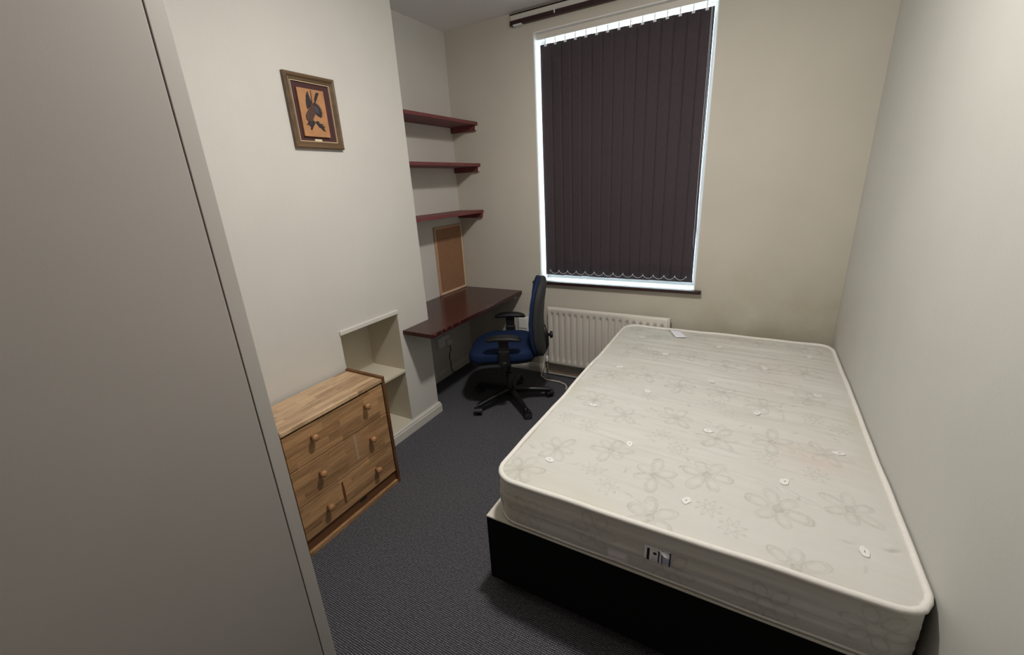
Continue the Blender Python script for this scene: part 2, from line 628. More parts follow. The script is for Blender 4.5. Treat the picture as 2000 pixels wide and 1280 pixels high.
# wall behind the camera, with its doorway closed by a door
b = BM()
box(b, -0.15, 1.75, YF - 0.15, YF, 0, H); box(b, 2.55, W + 0.15, YF - 0.15, YF, 0, H); box(b, 1.75, 2.55, YF - 0.15, YF, 2.03, H)
struct('wall_front', b, M['wall'])
d = struct('door_1', box(BM(), 1.755, 2.545, YF - 0.09, YF - 0.045, 0.005, 2.025, 0.003), M['mahogany'])  # unseen door, dark wood chosen to lessen light bounced onto the mattress foot
b = BM(); lathe(b, [(0.0, 0), (0.026, 0.002), (0.026, 0.01), (0.010, 0.014), (0.010, 0.035), (0.024, 0.045), (0.026, 0.06), (0.018, 0.072), (0, 0.075)], 20,
                Matrix.Translation((1.83, YF - 0.045, 1.02)) @ Matrix.Rotation(-PI / 2, 4, 'X'))
obj('door_handle', b, M['plate'], d)

# chimney breast with the open fireplace niche
NY0, NY1, NZ0, NZ1, ND = -1.640, -1.207, 0.083, 0.840, 0.045   # niche opening and its back plane x
b = BM()
box(b, 0, CB, NY1, YB, 0, H)
box(b, 0, CB, YF, NY0, 0, H)
box(b, 0, CB, NY0, NY1, NZ1, H)
box(b, 0, CB, NY0, NY1, 0, NZ0)
box(b, 0, ND, NY0, NY1, NZ0, NZ1)
for f in b.faces:                                     # the niche keeps an older, yellower coat of paint
    c = f.calc_center_median()
    if NY0 - 0.002 < c.y < NY1 + 0.002 and c.x < CB - 0.002: f.material_index = 1
struct('wall_breast', b, [M['wall'], M['niche']])
b = BM(); box(b, CB - 0.012, CB + 0.010, NY0 - 0.004, NY1 + 0.004, NZ1 - 0.004, NZ1 + 0.022, 0.004)
struct('trim_2', b, M['trim'])                         # moulded lip over the niche
b = BM(); box(b, ND, CB + 0.004, NY0, NY1, 0.437, 0.457, 0.003)
struct('trim_3', b, M['niche'])                        # shelf across the niche


def skirting(name, pts, h=0.083, t=0.018):
    """profiled board along a polyline, wall on the left-hand side"""
    prof = [(0, 0), (t, 0), (t, h * 0.62), (t * 0.8, h * 0.72), (t * 0.75, h * 0.84), (t * 0.35, h * 0.93), (t * 0.25, h), (0, h)]
    pts = [Vector((p[0], p[1], 0)) for p in pts]
    b = BM(); rings = []
    for i, p in enumerate(pts):
        d0 = (p - pts[i - 1]).normalized() if i > 0 else None
        d1 = (pts[i + 1] - p).normalized() if i < len(pts) - 1 else None
        n0 = Vector((d0.y, -d0.x, 0)) if d0 else None
        n1 = Vector((d1.y, -d1.x, 0)) if d1 else None
        if n0 is None: n = n1
        elif n1 is None: n = n0
        else:
            n = (n0 + n1).normalized(); n = n / max(0.2, n.dot(n0))
        rings.append([b.verts.new(p + n * a + Vector((0, 0, z))) for a, z in prof])
    for A, B in zip(rings, rings[1:]):
        for k in range(len(prof)):
            b.faces.new((A[k], A[(k + 1) % len(prof)], B[(k + 1) % len(prof)], B[k]))
    b.faces.new(rings[0][::-1]); b.faces.new(rings[-1])
    return struct(name, b, M['trim'])


skirting('baseboard_breast', [(CB, YF), (CB, YB), (0.018, YB)])
skirting('baseboard_left', [(0, YB), (0, -0.0)], 0.075, 0.014)
skirting('baseboard_back', [(0.014, 0), (W, 0)], 0.075, 0.014)
skirting('baseboard_right', [(W, -0.014), (W, YF)], 0.075, 0.007)

# window: white plastic frame with a transom, pane, white reveal boards, dark sill board
win = thing('window_1', None, None, ((WX0 + WX1) / 2, 0.16, WZ0))
win['kind'] = 'structure'
b = BM()
fy0, fy1, fwid = 0.13, 0.20, 0.034
box(b, WX0, WX0 + fwid, fy0, fy1, WZ0, WZ1, 0.004); box(b, WX1 - fwid, WX1, fy0, fy1, WZ0, WZ1, 0.004)
box(b, WX0 + fwid, WX1 - fwid, fy0, fy1, WZ0, WZ0 + fwid, 0.004); box(b, WX0 + fwid, WX1 - fwid, fy0, fy1, WZ1 - fwid, WZ1, 0.004)
obj('window_frame', b, M['upvc'], win)
obj('window_pane', box(BM(), WX0 + fwid, WX1 - fwid, 0.160, 0.166, WZ0 + fwid, WZ1 - fwid), M['glass'], win)
b = BM()
box(b, WX0 - 0.0, WX0 + 0.006, 0.0, fy0, WZ0, WZ1); box(b, WX1 - 0.006, WX1, 0.0, fy0, WZ0, WZ1)
box(b, WX0, WX1, 0.0, fy0, WZ1 - 0.006, WZ1); box(b, WX0, WX1, 0.002, fy0, WZ0 - 0.02, WZ0)  # inner sill made white, standing in for daylight glare on a dark sill
obj('window_reveal', b, M['white_gloss'], win)
b = BM(); box(b, 0.690, 1.951, -0.038, 0.002, 0.792, 0.815, 0.007, 3)
struct('trim_1', b, M['track'])

# ================================================================= WARDROBE
wd = thing('wardrobe', 'tall plain grey-beige wardrobe filling the left edge, beside the pine chest', 'wardrobe', (0.80, -3.08, 0))
WF = 1.10
b = BM()
box(b, 0.500, WF - 0.02, -3.70, -3.682, 0.0, 2.20); box(b, 0.500, WF - 0.02, -3.682, -2.516, 2.182, 2.20)
box(b, 0.500, 0.510, -3.682, -2.516, 0.06, 2.182); box(b, 0.500, WF - 0.02, -3.682, -2.516, 0.06, 0.08); box(b, 1.05, 1.065, -3.682, -2.516, 0.0, 0.06)
obj('carcass', b, M['wardrobe'], wd)
obj('side_panel', box(BM(), 0.500, WF, -2.515, -2.476, 0.0, 2.20, 0.0015), M['wardrobe_panel'], wd)
for y0, y1 in ((-3.105, -2.5178), (-3.695, -3.110)):
    dd = obj('door', box(BM(), WF - 0.018, WF, y0, y1, 0.065, 2.196, 0.0022), M['wardrobe'], wd)
    yh = y0 + 0.05 if y0 > -3.2 else y1 - 0.05
    hb = BM(); tube(hb, [(WF, yh, 0.98), (WF + 0.03, yh, 0.99), (WF + 0.03, yh, 1.11), (WF, yh, 1.12)], 0.005, 10)
    if y0 < -3.2: obj('handle', hb, M['plate'], dd)
    else: hb.free()

# ================================================================= CHEST OF DRAWERS
CX1, CY0, CY1, CZ = 0.622, -2.248, -1.648, 0.645
ch = thing('chest_of_drawers', 'pine three-drawer chest with turned knobs, standing against the cream chimney breast', 'chest of drawers', (0.49, -1.948, 0))
CX0 = 0.352
for y0, y1 in ((CY1 - 0.018, CY1), (CY0, CY0 + 0.018)):
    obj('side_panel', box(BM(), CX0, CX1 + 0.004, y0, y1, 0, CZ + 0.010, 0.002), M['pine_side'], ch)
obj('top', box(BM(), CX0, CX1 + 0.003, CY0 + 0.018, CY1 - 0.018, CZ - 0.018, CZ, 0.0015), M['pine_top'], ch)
obj('back_panel', box(BM(), CX0, CX0 + 0.006, CY0 + 0.018, CY1 - 0.018, 0.02, CZ - 0.018), M['gap'], ch)
pl = BM(); box(pl, CX1 - 0.030, CX1 - 0.012, CY0 + 0.018, CY1 - 0.018, 0.022, 0.080, 0.001)
pln = obj('plinth', pl, M['pine_side'], ch)
obj('painted_notch', box(BM(), CX1 - 0.0125, CX1 - 0.0105, -1.916, -1.876, 0.052, 0.068), M['gap'], pln)  # dark patch painted for the shade inside a slot
obj('bottom_rail', box(BM(), CX1 - 0.030, CX1 + 0.002, CY0 + 0.018, CY1 - 0.018, 0.0, 0.022, 0.0015), M['pine_front'], ch)
for k, (z0, z1) in enumerate(((0.449, 0.616), (0.265, 0.4445), (0.085, 0.2605))):
    dr = BM()
    box(dr, CX1 - 0.018, CX1 - 0.001, CY0 + 0.021, CY1 - 0.021, z0, z1, 0.0015)
    box(dr, CX0 + 0.03, CX1 - 0.018, CY0 + 0.03, CY0 + 0.042, z0 + 0.015, z1 - 0.03)
    box(dr, CX0 + 0.03, CX1 - 0.018, CY1 - 0.042, CY1 - 0.03, z0 + 0.015, z1 - 0.03)
    box(dr, CX0 + 0.03, CX0 + 0.042, CY0 + 0.042, CY1 - 0.042, z0 + 0.015, z1 - 0.03)
    box(dr, CX0 + 0.042, CX1 - 0.018, CY0 + 0.042, CY1 - 0.042, z0 + 0.02, z0 + 0.026)
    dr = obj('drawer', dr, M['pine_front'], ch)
    zk = (0.557, 0.368, 0.182)[k]
    for yk in (-1.796, -2.096):
        kb = BM()
        lathe(kb, [(0.0, -0.002), (0.0085, 0.0), (0.0080, 0.010), (0.0105, 0.014), (0.0150, 0.020), (0.0165, 0.026), (0.0150, 0.032), (0.008, 0.0355), (0, 0.036)], 20,
              Matrix.Translation((CX1, yk, zk)) @ Matrix.Rotation(PI / 2, 4, 'Y'))
        obj('knob', kb, M['pine_knob'], dr)
    if k == 1:
        obj('tape_mark', box(BM(), CX1 - 0.0012, CX1 - 0.0004, -1.893, -1.880, 0.300, 0.440), M['tape'], dr)
    if k == 2:
        pb = BM()
        prism(pb, [(-0.006, 0.0), (0.006, 0.0), (0.008, 0.07), (0.004, 0.126), (-0.005, 0.122), (-0.007, 0.05)], 0, 0.0007,
              Matrix.Translation((CX1 - 0.0012, -2.002, 0.122)) @ Matrix(((0, 0, 1, 0), (1, 0, 0, 0), (0, 1, 0, 0), (0, 0, 0, 1))))
        obj('drip_mark', pb, M['mark'], dr)

# ================================================================= DESK AND SHELVES
HD, DW, YD = 0.717, 0.571, -1.182
dk = thing('desk', 'dark mahogany L-shaped desk board fixed in the alcove under the shelves', 'desk', (0.28, -0.5, HD - 0.03))
b = BM()
prism(b, [(0.001, -0.001), (DW, -0.001), (DW, YD), (CB + 0.001, YD), (CB + 0.001, YB + 0.001), (0.001, YB + 0.001)], HD - 0.027, HD, bev=0.003)
top = obj('desktop', b, M['mahogany_desk'], dk)
random.seed(4)
for y, l in ((-1.165, 0.03), (-1.09, 0.012), (-1.05, 0.02), (-0.98, 0.01), (-0.90, 0.014), (-0.05, 0.03)):
    obj('edge_chip', box(BM(), DW - 0.0035, DW + 0.0004, y, y + l, HD - 0.012 + random.uniform(-.006, .004), HD - 0.0012, 0.0006, 1), M['worn'], top)
b = BM(); box(b, 0.05, DW - 0.06, -0.026, -0.001, HD - 0.072, HD - 0.027, 0.002)
obj('support_batten', b, M['trim'], dk)
b = BM(); box(b, 0.001, 0.024, YB + 0.03, -0.03, HD - 0.072, HD - 0.027, 0.002)
obj('support_batten', b, M['trim'], dk)

SX = 0.247
for s, lab in ((2.028, 'topmost mahogany wall shelf in the alcove, nearest the ceiling'),
               (1.727, 'middle mahogany wall shelf in the alcove, between two others'),
               (1.369, 'lowest mahogany wall shelf in the alcove, just above the cork board')):
    sh = thing('wall_shelf', lab, 'shelf', (0.12, -0.46, s - 0.055), 0, 'mahogany shelves above the desk')
    b = BM(); box(b, 0.001, SX, YB + 0.001, -0.001, s - 0.012, s + 0.010, 0.002)
    obj('board', b, M['mahogany'], sh)
    for (ya, yb) in ((-0.026, -0.001), (YB + 0.001, YB + 0.026)):
        b = BM()
        prism(b, [(0.002, -0.012), (SX - 0.008, -0.012), (SX - 0.014, -0.052), (0.002, -0.052)], 0, 0.025,
              Matrix(((1, 0, 0, 0), (0, 0, 1, ya), (0, 1, 0, s), (0, 0, 0, 1))))
        br = obj('bracket_batten', b, M['mahogany'], sh)
        if ya > -0.1 and s > 1.5:
            b = BM()
            prism(b, [(SX - 0.0095, -0.018), (SX - 0.0075, -0.018), (SX - 0.0125, -0.048), (SX - 0.0145, -0.048)], 0.004, 0.021,
                  Matrix(((1, 0, 0, 0), (0, 0, 1, ya), (0, 1, 0, s), (0, 0, 0, 1))))
            obj('chipped_end', b, M['chip'], br)

# ================================================================= CORK BOARD
cb = thing('cork_board', 'narrow brown cork notice board standing on the desk against the alcove wall', 'notice board', (0.006, -0.197, HD))
Y0, Y1, Z0, Z1 = -0.380, -0.012, HD + 0.002, 1.272
obj('cork_sheet', box(BM(), 0.001, 0.008, Y0 + 0.008, Y1 - 0.008, Z0 + 0.008, Z1 - 0.008), M['cork'], cb)
for args, mm in (((Y0, Y0 + 0.020, Z0, Z1), 'cork_wood'), ((Y1 - 0.012, Y1, Z0, Z1), 'cork_pale'),
                 ((Y0 + 0.020, Y1 - 0.012, Z1 - 0.018, Z1), 'cork_wood'), ((Y0 + 0.020, Y1 - 0.012, Z0, Z0 + 0.018), 'cork_pale')):
    obj('frame_strip', box(BM(), 0.001, 0.014, *args[:2], *args[2:], 0.0015), M[mm], cb)
# faint pale pencil scribble at the top of the cork
sb = BM()
random.seed(11)
for row, (zz, ya, yb) in enumerate(((1.225, -0.335, -0.19), (1.200, -0.34, -0.16), (1.176, -0.30, -0.21))):
    n = 26
    tube(sb, [(0.0088, ya + (yb - ya) * i / n, zz + 0.006 * math.sin(i * 2.1 + row) + random.uniform(-.003, .003)) for i in range(n + 1)], 0.0011, 5)
obj('scribble', sb, M['cork_wood'], cb)

# ================================================================= PICTURE
PY0, PY1, PZ0, PZ1 = -1.687, -1.418, 1.774, 2.089
pc = thing('framed_picture', 'small brown-gold framed picture of a dark bird on a copper panel', 'picture', (CB, (PY0 + PY1) / 2, PZ0))
b = BM()
prof = [(0.0, 0.0), (0.0, 0.017), (0.006, 0.021), (0.013, 0.019), (0.020, 0.013), (0.026, 0.014), (0.030, 0.011), (0.030, 0.0)]   # (inset, height)
rings = []
for (sy, sz) in ((0, 0), (1, 0), (1, 1), (0, 1)):
    rings.append([b.verts.new((CB + 0.001 + h, (PY0 + i) if sy == 0 else (PY1 - i), (PZ0 + i) if sz == 0 else (PZ1 - i))) for i, h in prof])
for k in range(4):
    A, B = rings[k], rings[(k + 1) % 4]
    for j in range(len(prof) - 1):
        b.faces.new((A[j], B[j], B[j + 1], A[j + 1]))
    b.faces.new((A[-1], B[-1], B[0], A[0]))
obj('frame', b, M['frame_gold'], pc)
b = BM()
i0, i1 = 0.030, 0.0335
for a in ((PY0 + i0, PY1 - i0, PZ0 + i0, PZ0 + i1), (PY0 + i0, PY1 - i0, PZ1 - i1, PZ1 - i0), (PY0 + i0, PY0 + i1, PZ0 + i1, PZ1 - i1), (PY1 - i1, PY1 - i0, PZ0 + i1, PZ1 - i1)):
    box(b, CB + 0.002, CB + 0.0115, *a)
obj('fillet', b, M['fillet'], pc)
obj('mount_board', box(BM(), CB + 0.0015, CB + 0.005, PY0 + 0.029, PY1 - 0.029, PZ0 + 0.029, PZ1 - 0.029), M['mat_board'], pc)
AY0, AY1, AZ0, AZ1 = -1.632, -1.490, 1.826, 2.030
art = obj('copper_panel', box(BM(), CB + 0.005, CB + 0.017, AY0, AY1, AZ0, AZ1, 0.0015), M['copper'], pc)
obj('name_plate', box(BM(), CB + 0.005, CB + 0.0065, -1.575, -1.535, 1.806, 1.817, 0.0004, 1), M['plate'], pc)


RN = [0]


def relief(poly, h, yz, ang=0.0, sc=1.0):
    """polygon in the picture plane (u right, v up) raised by h from the copper panel"""
    RN[0] += 1
    h += 0.00005 * (RN[0] % 11)
    c, s = math.cos(ang), math.sin(ang)
    pts = [(yz[0] + sc * (u * c - v * s), yz[1] + sc * (u * s + v * c)) for u, v in poly]
    b = BM()
    prism(b, pts, 0, h, Matrix(((0, 0, 1, CB + 0.0168), (1, 0, 0, 0), (0, 1, 0, 0), (0, 0, 0, 1))))
    return b


def feather(l, w, n=10):
    up_ = [(w * math.sin(PI * (i / n) ** 0.8), l * i / n) for i in range(n + 1)]
    return up_ + [(-x * 0.9, y) for x, y in up_[::-1][1:-1]]


def shape(pts, h):
    return relief(pts, h, (0.0, 0.0))


b = shape([(-1.5781, 2.0208), (-1.5755, 2.0071), (-1.5708, 1.9886), (-1.5665, 1.977), (-1.5628, 1.9687), (-1.5714, 1.9581), (-1.583, 1.9519),
           (-1.5937, 1.9417), (-1.5968, 1.9508), (-1.5971, 1.9641), (-1.5948, 1.9816), (-1.5901, 1.9975)], 0.0022)
for a, l in ((0.10, .060), (0.24, .050)):
    merge(b, relief(feather(l, .005), 0.0030, (-1.580, 1.952), a))
obj('raised_wing', b, M['bird_dark'], art)
b = shape([(-1.533, 2.0185), (-1.5173, 2.0179), (-1.5323, 1.9938), (-1.5412, 1.9793), (-1.5498, 1.9876), (-1.5414, 2.004)], 0.0022)
merge(b, shape([(-1.545, 1.988), (-1.541, 1.984), (-1.553, 1.955), (-1.560, 1.958)], 0.0018))
obj('tail', b, M['bird_dark'], art)
b = shape([(-1.5628, 2.0248), (-1.5583, 2.0246), (-1.5608, 1.974), (-1.5658, 1.9718)], 0.0016)
obj('hanging_cord', b, M['bird_brown'], art)
b = BM()
for i in range(15):
    a = 0.10 - i * 0.155
    merge(b, relief(feather(.036 + .009 * math.sin(i * .22), .0048), 0.0016 + 0.0003 * (i % 3), (-1.5552, 1.938 - i * .0006), a))
obj('spread_wing', b, M['bird_dark'], art)
b = BM()
for i in range(9):
    a = 0.05 - i * 0.24
    merge(b, relief(feather(.024, .0048), 0.0026 + 0.0003 * (i % 2), (-1.5552, 1.938), a))
obj('wing_coverts', b, M['bird_blue'], art)
b = shape([(-1.568, 1.97), (-1.5551, 1.9646), (-1.5502, 1.9459), (-1.5601, 1.9214), (-1.5731, 1.9025), (-1.5844, 1.8915), (-1.6003, 1.8913),
           (-1.6102, 1.8976), (-1.6106, 1.9128), (-1.6016, 1.9281), (-1.5868, 1.9446), (-1.5774, 1.9573)], 0.0036)
for i in range(6):
    merge(b, relief(feather(.020, .0045), 0.0042 + .0003 * (i % 2), (-1.570 - .005 * i, 1.950 - .008 * i), 2.7 + .1 * i))
obj('bird_body', b, M['bird_brown'], art)
b = shape([(-1.6023, 1.8921), (-1.5832, 1.8994), (-1.5686, 1.8937), (-1.5684, 1.8822), (-1.5801, 1.8692), (-1.5899, 1.8545), (-1.5967, 1.8548),
           (-1.5931, 1.8674), (-1.6012, 1.8759), (-1.6147, 1.876), (-1.6042, 1.8831)], 0.0032)
obj('bird_head', b, M['bird_dark'], art)
b = BM()
for i in range(8):
    merge(b, relief(feather(.026 + .004 * (i % 3), .0048), 0.0018 + 0.0003 * (i % 2), (-1.566 + i * .0042, 1.888 - i * .0028), -1.35 - 0.28 * (i % 4)))
obj('foliage_sprig', b, M['bird_dark'], art)

# ================================================================= CURTAIN TRACK
ct = thing('curtain_track', 'dark brown curtain track on a cream batten above the window', 'curtain track', (1.30, -0.01, 2.60))
obj('batten', box(BM(), 0.588, 2.10, -0.018, -0.001, 2.628, 2.662, 0.002), M['trim'], ct)
obj('top_shadow_strip', box(BM(), 0.585, 2.103, -0.024, -0.001, 2.6635, 2.669), M['track'], ct)  # dark strip in place of the shadow along the batten's top edge
b = BM(); box(b, 0.588, 2.10, -0.034, -0.001, 2.598, 2.627, 0.003)
tk = obj('rail', b, M['track'], ct)
for xx in (0.92, 1.32, 1.72):
    obj('clip', box(BM(), xx, xx + 0.008, -0.0375, -0.0335, 2.607, 2.630, 0.001), M['slat_clip'], tk)
obj('end_stop', box(BM(), 0.615, 0.68, -0.0375, -0.006, 2.592, 2.600, 0.001), M['slat_clip'], tk)

# ================================================================= VERTICAL BLIND
vb = thing('vertical_blind', 'dark aubergine vertical blind closed across the window', 'blind', (1.33, 0.05, WZ0))
obj('headrail', box(BM(), WX0 + 0.012, WX1 - 0.010, 0.030, 0.072, 2.496, 2.534, 0.003), M['rad'], vb)
BXL, BXR, NS = 0.781, 1.877, 15
pitch = (BXR - BXL) / NS
SZ0, SZ1 = 0.856, 2.468
random.seed(3)
for i in range(NS):
    xc = BXL + pitch * (i + 0.5)
    ang = 0.055 + random.uniform(-0.02, 0.02)
    sw = 0.0420
    b = BM()
    grid = []
    for j in range(13):
        z = SZ0 + random.uniform(-.002, .002) * (j == 0) + (SZ1 - SZ0) * j / 12
        tw = ang + 0.03 * math.sin(j * 0.6 + i * 1.7)
        row = []
        for k in range(5):
            u = (k / 4 - 0.5) * 2
            row.append(b.verts.new((xc + u * sw * math.cos(tw), 0.050 - u * sw * math.sin(tw) + 0.0010 * (1 - u * u), z)))
        grid.append(row)
    fs = []
    for j in range(12):
        for k in range(4):
            f = b.faces.new((grid[j][k], grid[j][k + 1], grid[j + 1][k + 1], grid[j + 1][k])); f.smooth = True; fs.append(f)
    thicken(b, 0.0007)
    sl = obj('slat', b, M['slat'], vb)
    # hanger at the top and weight clip at the bottom
    b = BM(); box(b, xc - 0.0035, xc + 0.0035, 0.047, 0.053, SZ1 - 0.012, 2.497, 0.001); box(b, xc - 0.009, xc + 0.009, 0.0465, 0.0535, SZ1 - 0.014, SZ1 - 0.002, 0.001)
    obj('hanger', b, M['slat_clip'], sl)
    b = BM(); prism(b, [(-0.004, 0), (0.004, 0), (0, 0.012)], 0, 0.003, Matrix(((1, 0, 0, xc), (0, 0, 1, 0.0425), (0, 1, 0, 0.887), (0, 0, 0, 1))))
    obj('weight_clip', b, M['slat_clip'], sl)
b = BM()
pts = []
for i in range(NS - 1):
    xa = BXL + pitch * (i + 0.5)
    for k in range(8):
        t = k / 8
        pts.append((xa + pitch * t, 0.0425, 0.890 - 0.021 * 4 * t * (1 - t)))
pts.append((BXL + pitch * (NS - 0.5), 0.0425, 0.890))
obj('link_chain', tube(b, pts, 0.0011, 6), M['slat_clip'], vb)
b = BM(); tube(b, [(1.868, 0.026, 2.50), (1.870, 0.024, 1.6), (1.872, 0.024, 1.12), (1.880, 0.024, 1.09), (1.887, 0.024, 1.12), (1.882, 0.024, 1.6), (1.872, 0.026, 2.50)], 0.0009, 6)
obj('pull_cord', b, M['slat_clip'], vb)

# ================================================================= RADIATOR
RX0, RX1, RZ0, RZ1, RY = 0.835, 1.765, 0.125, 0.618, -0.082
rd = thing('radiator', 'cream ribbed panel radiator under the window, behind chair and bed', 'radiator', (1.30, -0.05, RZ0))
b = BM()
nx, nz = 19 * 12, 40
npitch = (RX1 - RX0 - 0.03) / 18
V = []
for j in range(nz + 1):
    z = RZ0 + (RZ1 - RZ0) * j / nz
    row = []
    for i in range(nx + 1):
        x = RX0 + (RX1 - RX0) * i / nx
        ph = ((x - RX0 - 0.015) / npitch) % 1.0
        inside = 1.0 if RX0 + 0.015 < x < RX1 - 0.015 else 0.0
        dv = abs(ph - 0.5) * npitch
        groove = inside * max(0.0, min(1.0, (0.0125 - dv) / 0.005))
        ze = min(1.0, max(0.0, min((z - RZ0 - 0.035) / 0.022, (RZ1 - 0.045 - z) / 0.014)))
        y = RY + 0.013 * groove * ze
        e = min(x - RX0, RX1 - x, z - RZ0, RZ1 - z)
        y += 0.008 * max(0.0, 1 - e / 0.007) ** 2
        row.append(b.verts.new((x, y, z)))
    V.append(row)
for j in range(nz):
    for i in range(nx):
        b.faces.new((V[j][i], V[j][i + 1], V[j + 1][i + 1], V[j + 1][i])).smooth = True
rim = [e for e in b.edges if len(e.link_faces) == 1]
ex = bmesh.ops.extrude_edge_only(b, edges=rim)
for v in ex['geom']:
    if isinstance(v, bmesh.types.BMVert): v.co.y = -0.060
obj('front_panel', b, M['rad'], rd)
b = BM(); box(b, RX0 + 0.012, RX1 - 0.012, -0.066, -0.034, RZ0 + 0.012, RZ1 - 0.010, 0.006)
obj('rear_panel', b, M['rad'], rd)
obj('end_cap', box(BM(), RX1 - 0.003, RX1 + 0.009, -0.075, -0.034, RZ0 + 0.01, RZ1 - 0.004, 0.003), M['rad'], rd)
for xx in (RX0 + 0.12, RX1 - 0.12):
    obj('wall_bracket', box(BM(), xx, xx + 0.03, -0.040, -0.0005, RZ0 + 0.06, RZ1 - 0.06), M['rad'], rd)
b = BM(); lathe(b, [(0, 0), (0.014, 0), (0.016, 0.01), (0.016, 0.04), (0.012, 0.052), (0, 0.054)], 16, Matrix.Translation((RX0 - 0.022, -0.055, 0.130)))
tube(b, [(RX0 - 0.022, -0.055, 0.150), (RX0 + 0.02, -0.055, 0.150)], 0.009, 10)
obj('valve', b, M['socket'], rd)
b = BM(); tube(b, [(RX0 - 0.022, -0.055, 0.131), (RX0 - 0.022, -0.055, 0.060), (RX0 - 0.010, -0.052, 0.048), (RX0 + 0.03, -0.050, 0.046), (RX1 - 0.05, -0.050, 0.046), (RX1 + 0.02, -0.050, 0.060), (RX1 + 0.024, -0.055, 0.15), (RX1 - 0.005, -0.055, 0.155)], 0.0075, 10)
obj('feed_pipe', b, M['pipe'], rd)

# ================================================================= SOCKETS AND CABLES
so = thing('fused_socket', 'white surface socket box on the window wall between desk and chair back', 'socket', (0.585, -0.01, 0.36))
b = BM(); box(b, 0.537, 0.628, -0.032, -0.001, 0.355, 0.490, 0.004)
obj('back_box', b, M['socket'], so)
obj('face_plate', box(BM(), 0.545, 0.620, -0.038, -0.0315, 0.395, 0.482, 0.003), M['socket'], so)
obj('painted_shadow_gap', box(BM(), 0.550, 0.618, -0.046, -0.0315, 0.357, 0.376, 0.002), M['socket_shadow'], so)  # dark bar standing in for the shadow gap below the face plate
b = BM(); tube(b, [(0.64, -0.006, 0.08), (0.64, -0.006, 0.50), (0.66, -0.006, 0.55)], 0.005, 8)
so2 = obj('surface_conduit', b, M['cable_white'])
tag(so2, 'thin white cable run up the window wall beside the surface socket box', 'cable')

ds = thing('double_socket', 'white double wall socket low on the alcove wall under the desk', 'socket', (0.006, -0.415, 0.30))
obj('back_box', box(BM(), 0.001, 0.020, -0.490, -0.340, 0.286, 0.374, 0.003), M['socket'], ds)
obj('face_plate', box(BM(), 0.020, 0.026, -0.492, -0.338, 0.284, 0.376, 0.003), M['socket'], ds)
b = BM(); box(b, 0.026, 0.058, -0.395, -0.352, 0.292, 0.338, 0.006)
obj('plug', b, M['socket'], ds)
b = BM(); tube(b, [(0.045, -0.373, 0.293), (0.046, -0.373, 0.262), (0.040, -0.362, 0.235), (0.030, -0.370, 0.200), (0.026, -0.372, 0.150), (0.028, -0.362, 0.120), (0.024, -0.360, 0.060), (0.028, -0.34, 0.012), (0.05, -0.28, 0.006)], 0.004, 8)
tag(obj('black_lead', b, M['cable_black']), 'short black lead hanging from the double socket under the desk', 'cable')

b = BM()
tube(b, [(0.775, -0.010, 0.30), (0.772, -0.014, 0.18), (0.775, -0.060, 0.070), (0.785, -0.125, 0.025), (0.84, -0.150, 0.010), (0.90, -0.145, 0.008), (0.96, -0.145, 0.008), (1.02, -0.17, 0.008), (1.05, -0.21, 0.007), (1.055, -0.24, 0.006)], 0.006, 10)
tag(obj('white_flex', b, M['cable_white']), 'loose white cable curling onto the carpet below the radiator', 'cable')

# ================================================================= OFFICE CHAIR
CHX, CHY = 0.735, -0.560
face = math.atan2(-0.415, -0.910)
oc = thing('office_chair', 'blue and black swivel office chair pushed up to the desk', 'chair', (CHX, CHY, 0), face)
# local axes: +x forward, +y to the sitter's left


def seat_def(p):
    q = p.copy()
    t = (q.x + 0.24) / 0.48
    q.z += -0.035 * max(0.0, t - 0.6) ** 1.2 * 2.2            # waterfall front
    q.z += 0.018 * (abs(q.y) / 0.24) ** 2 - 0.006             # dished
    q.y *= 1.0 - 0.10 * max(0, 0.35 - t)
    return q


b = BM(); superellipsoid(b, 0.245, 0.250, 0.050, 0.45, 0.55, 48, 20, Matrix.Translation((0.03, 0, 0.438)), 0, seat_def)
obj('seat', b, M['blue'], oc, True)
b = BM(); superellipsoid(b, 0.232, 0.236, 0.024, 0.4, 0.5, 40, 12, Matrix.Translation((0.03, 0, 0.402)), 0, seat_def)
obj('seat_pan', b, M['black_plastic'], oc, True)


def back_mesh(thick, off, wscale, hscale):
    """tall rounded back pad, local x = depth"""
    def df(p):
        q = p.copy()
        t = q.z / 0.27                                         # -1..1
        wd_ = 1.0 - 0.14 * max(0, t) ** 2 - 0.14 * max(0, -t) ** 2
        q.y *= wd_
        q.x += 0.025 * (q.y / 0.22) ** 2                        # wraps round the sitter
        q.x += 0.020 * math.cos(t * 2.0) - 0.008 * t
        return q
    b = BM()
    superellipsoid(b, thick, 0.222 * wscale, 0.270 * hscale, 0.38, 0.62, 44, 30,
                   Matrix.Translation((-0.235 + off, 0, 0.672)) @ Matrix.Rotation(PI / 2, 4, 'X') @ Matrix.Rotation(-PI / 2, 4, 'X'), 0, df)
    return b


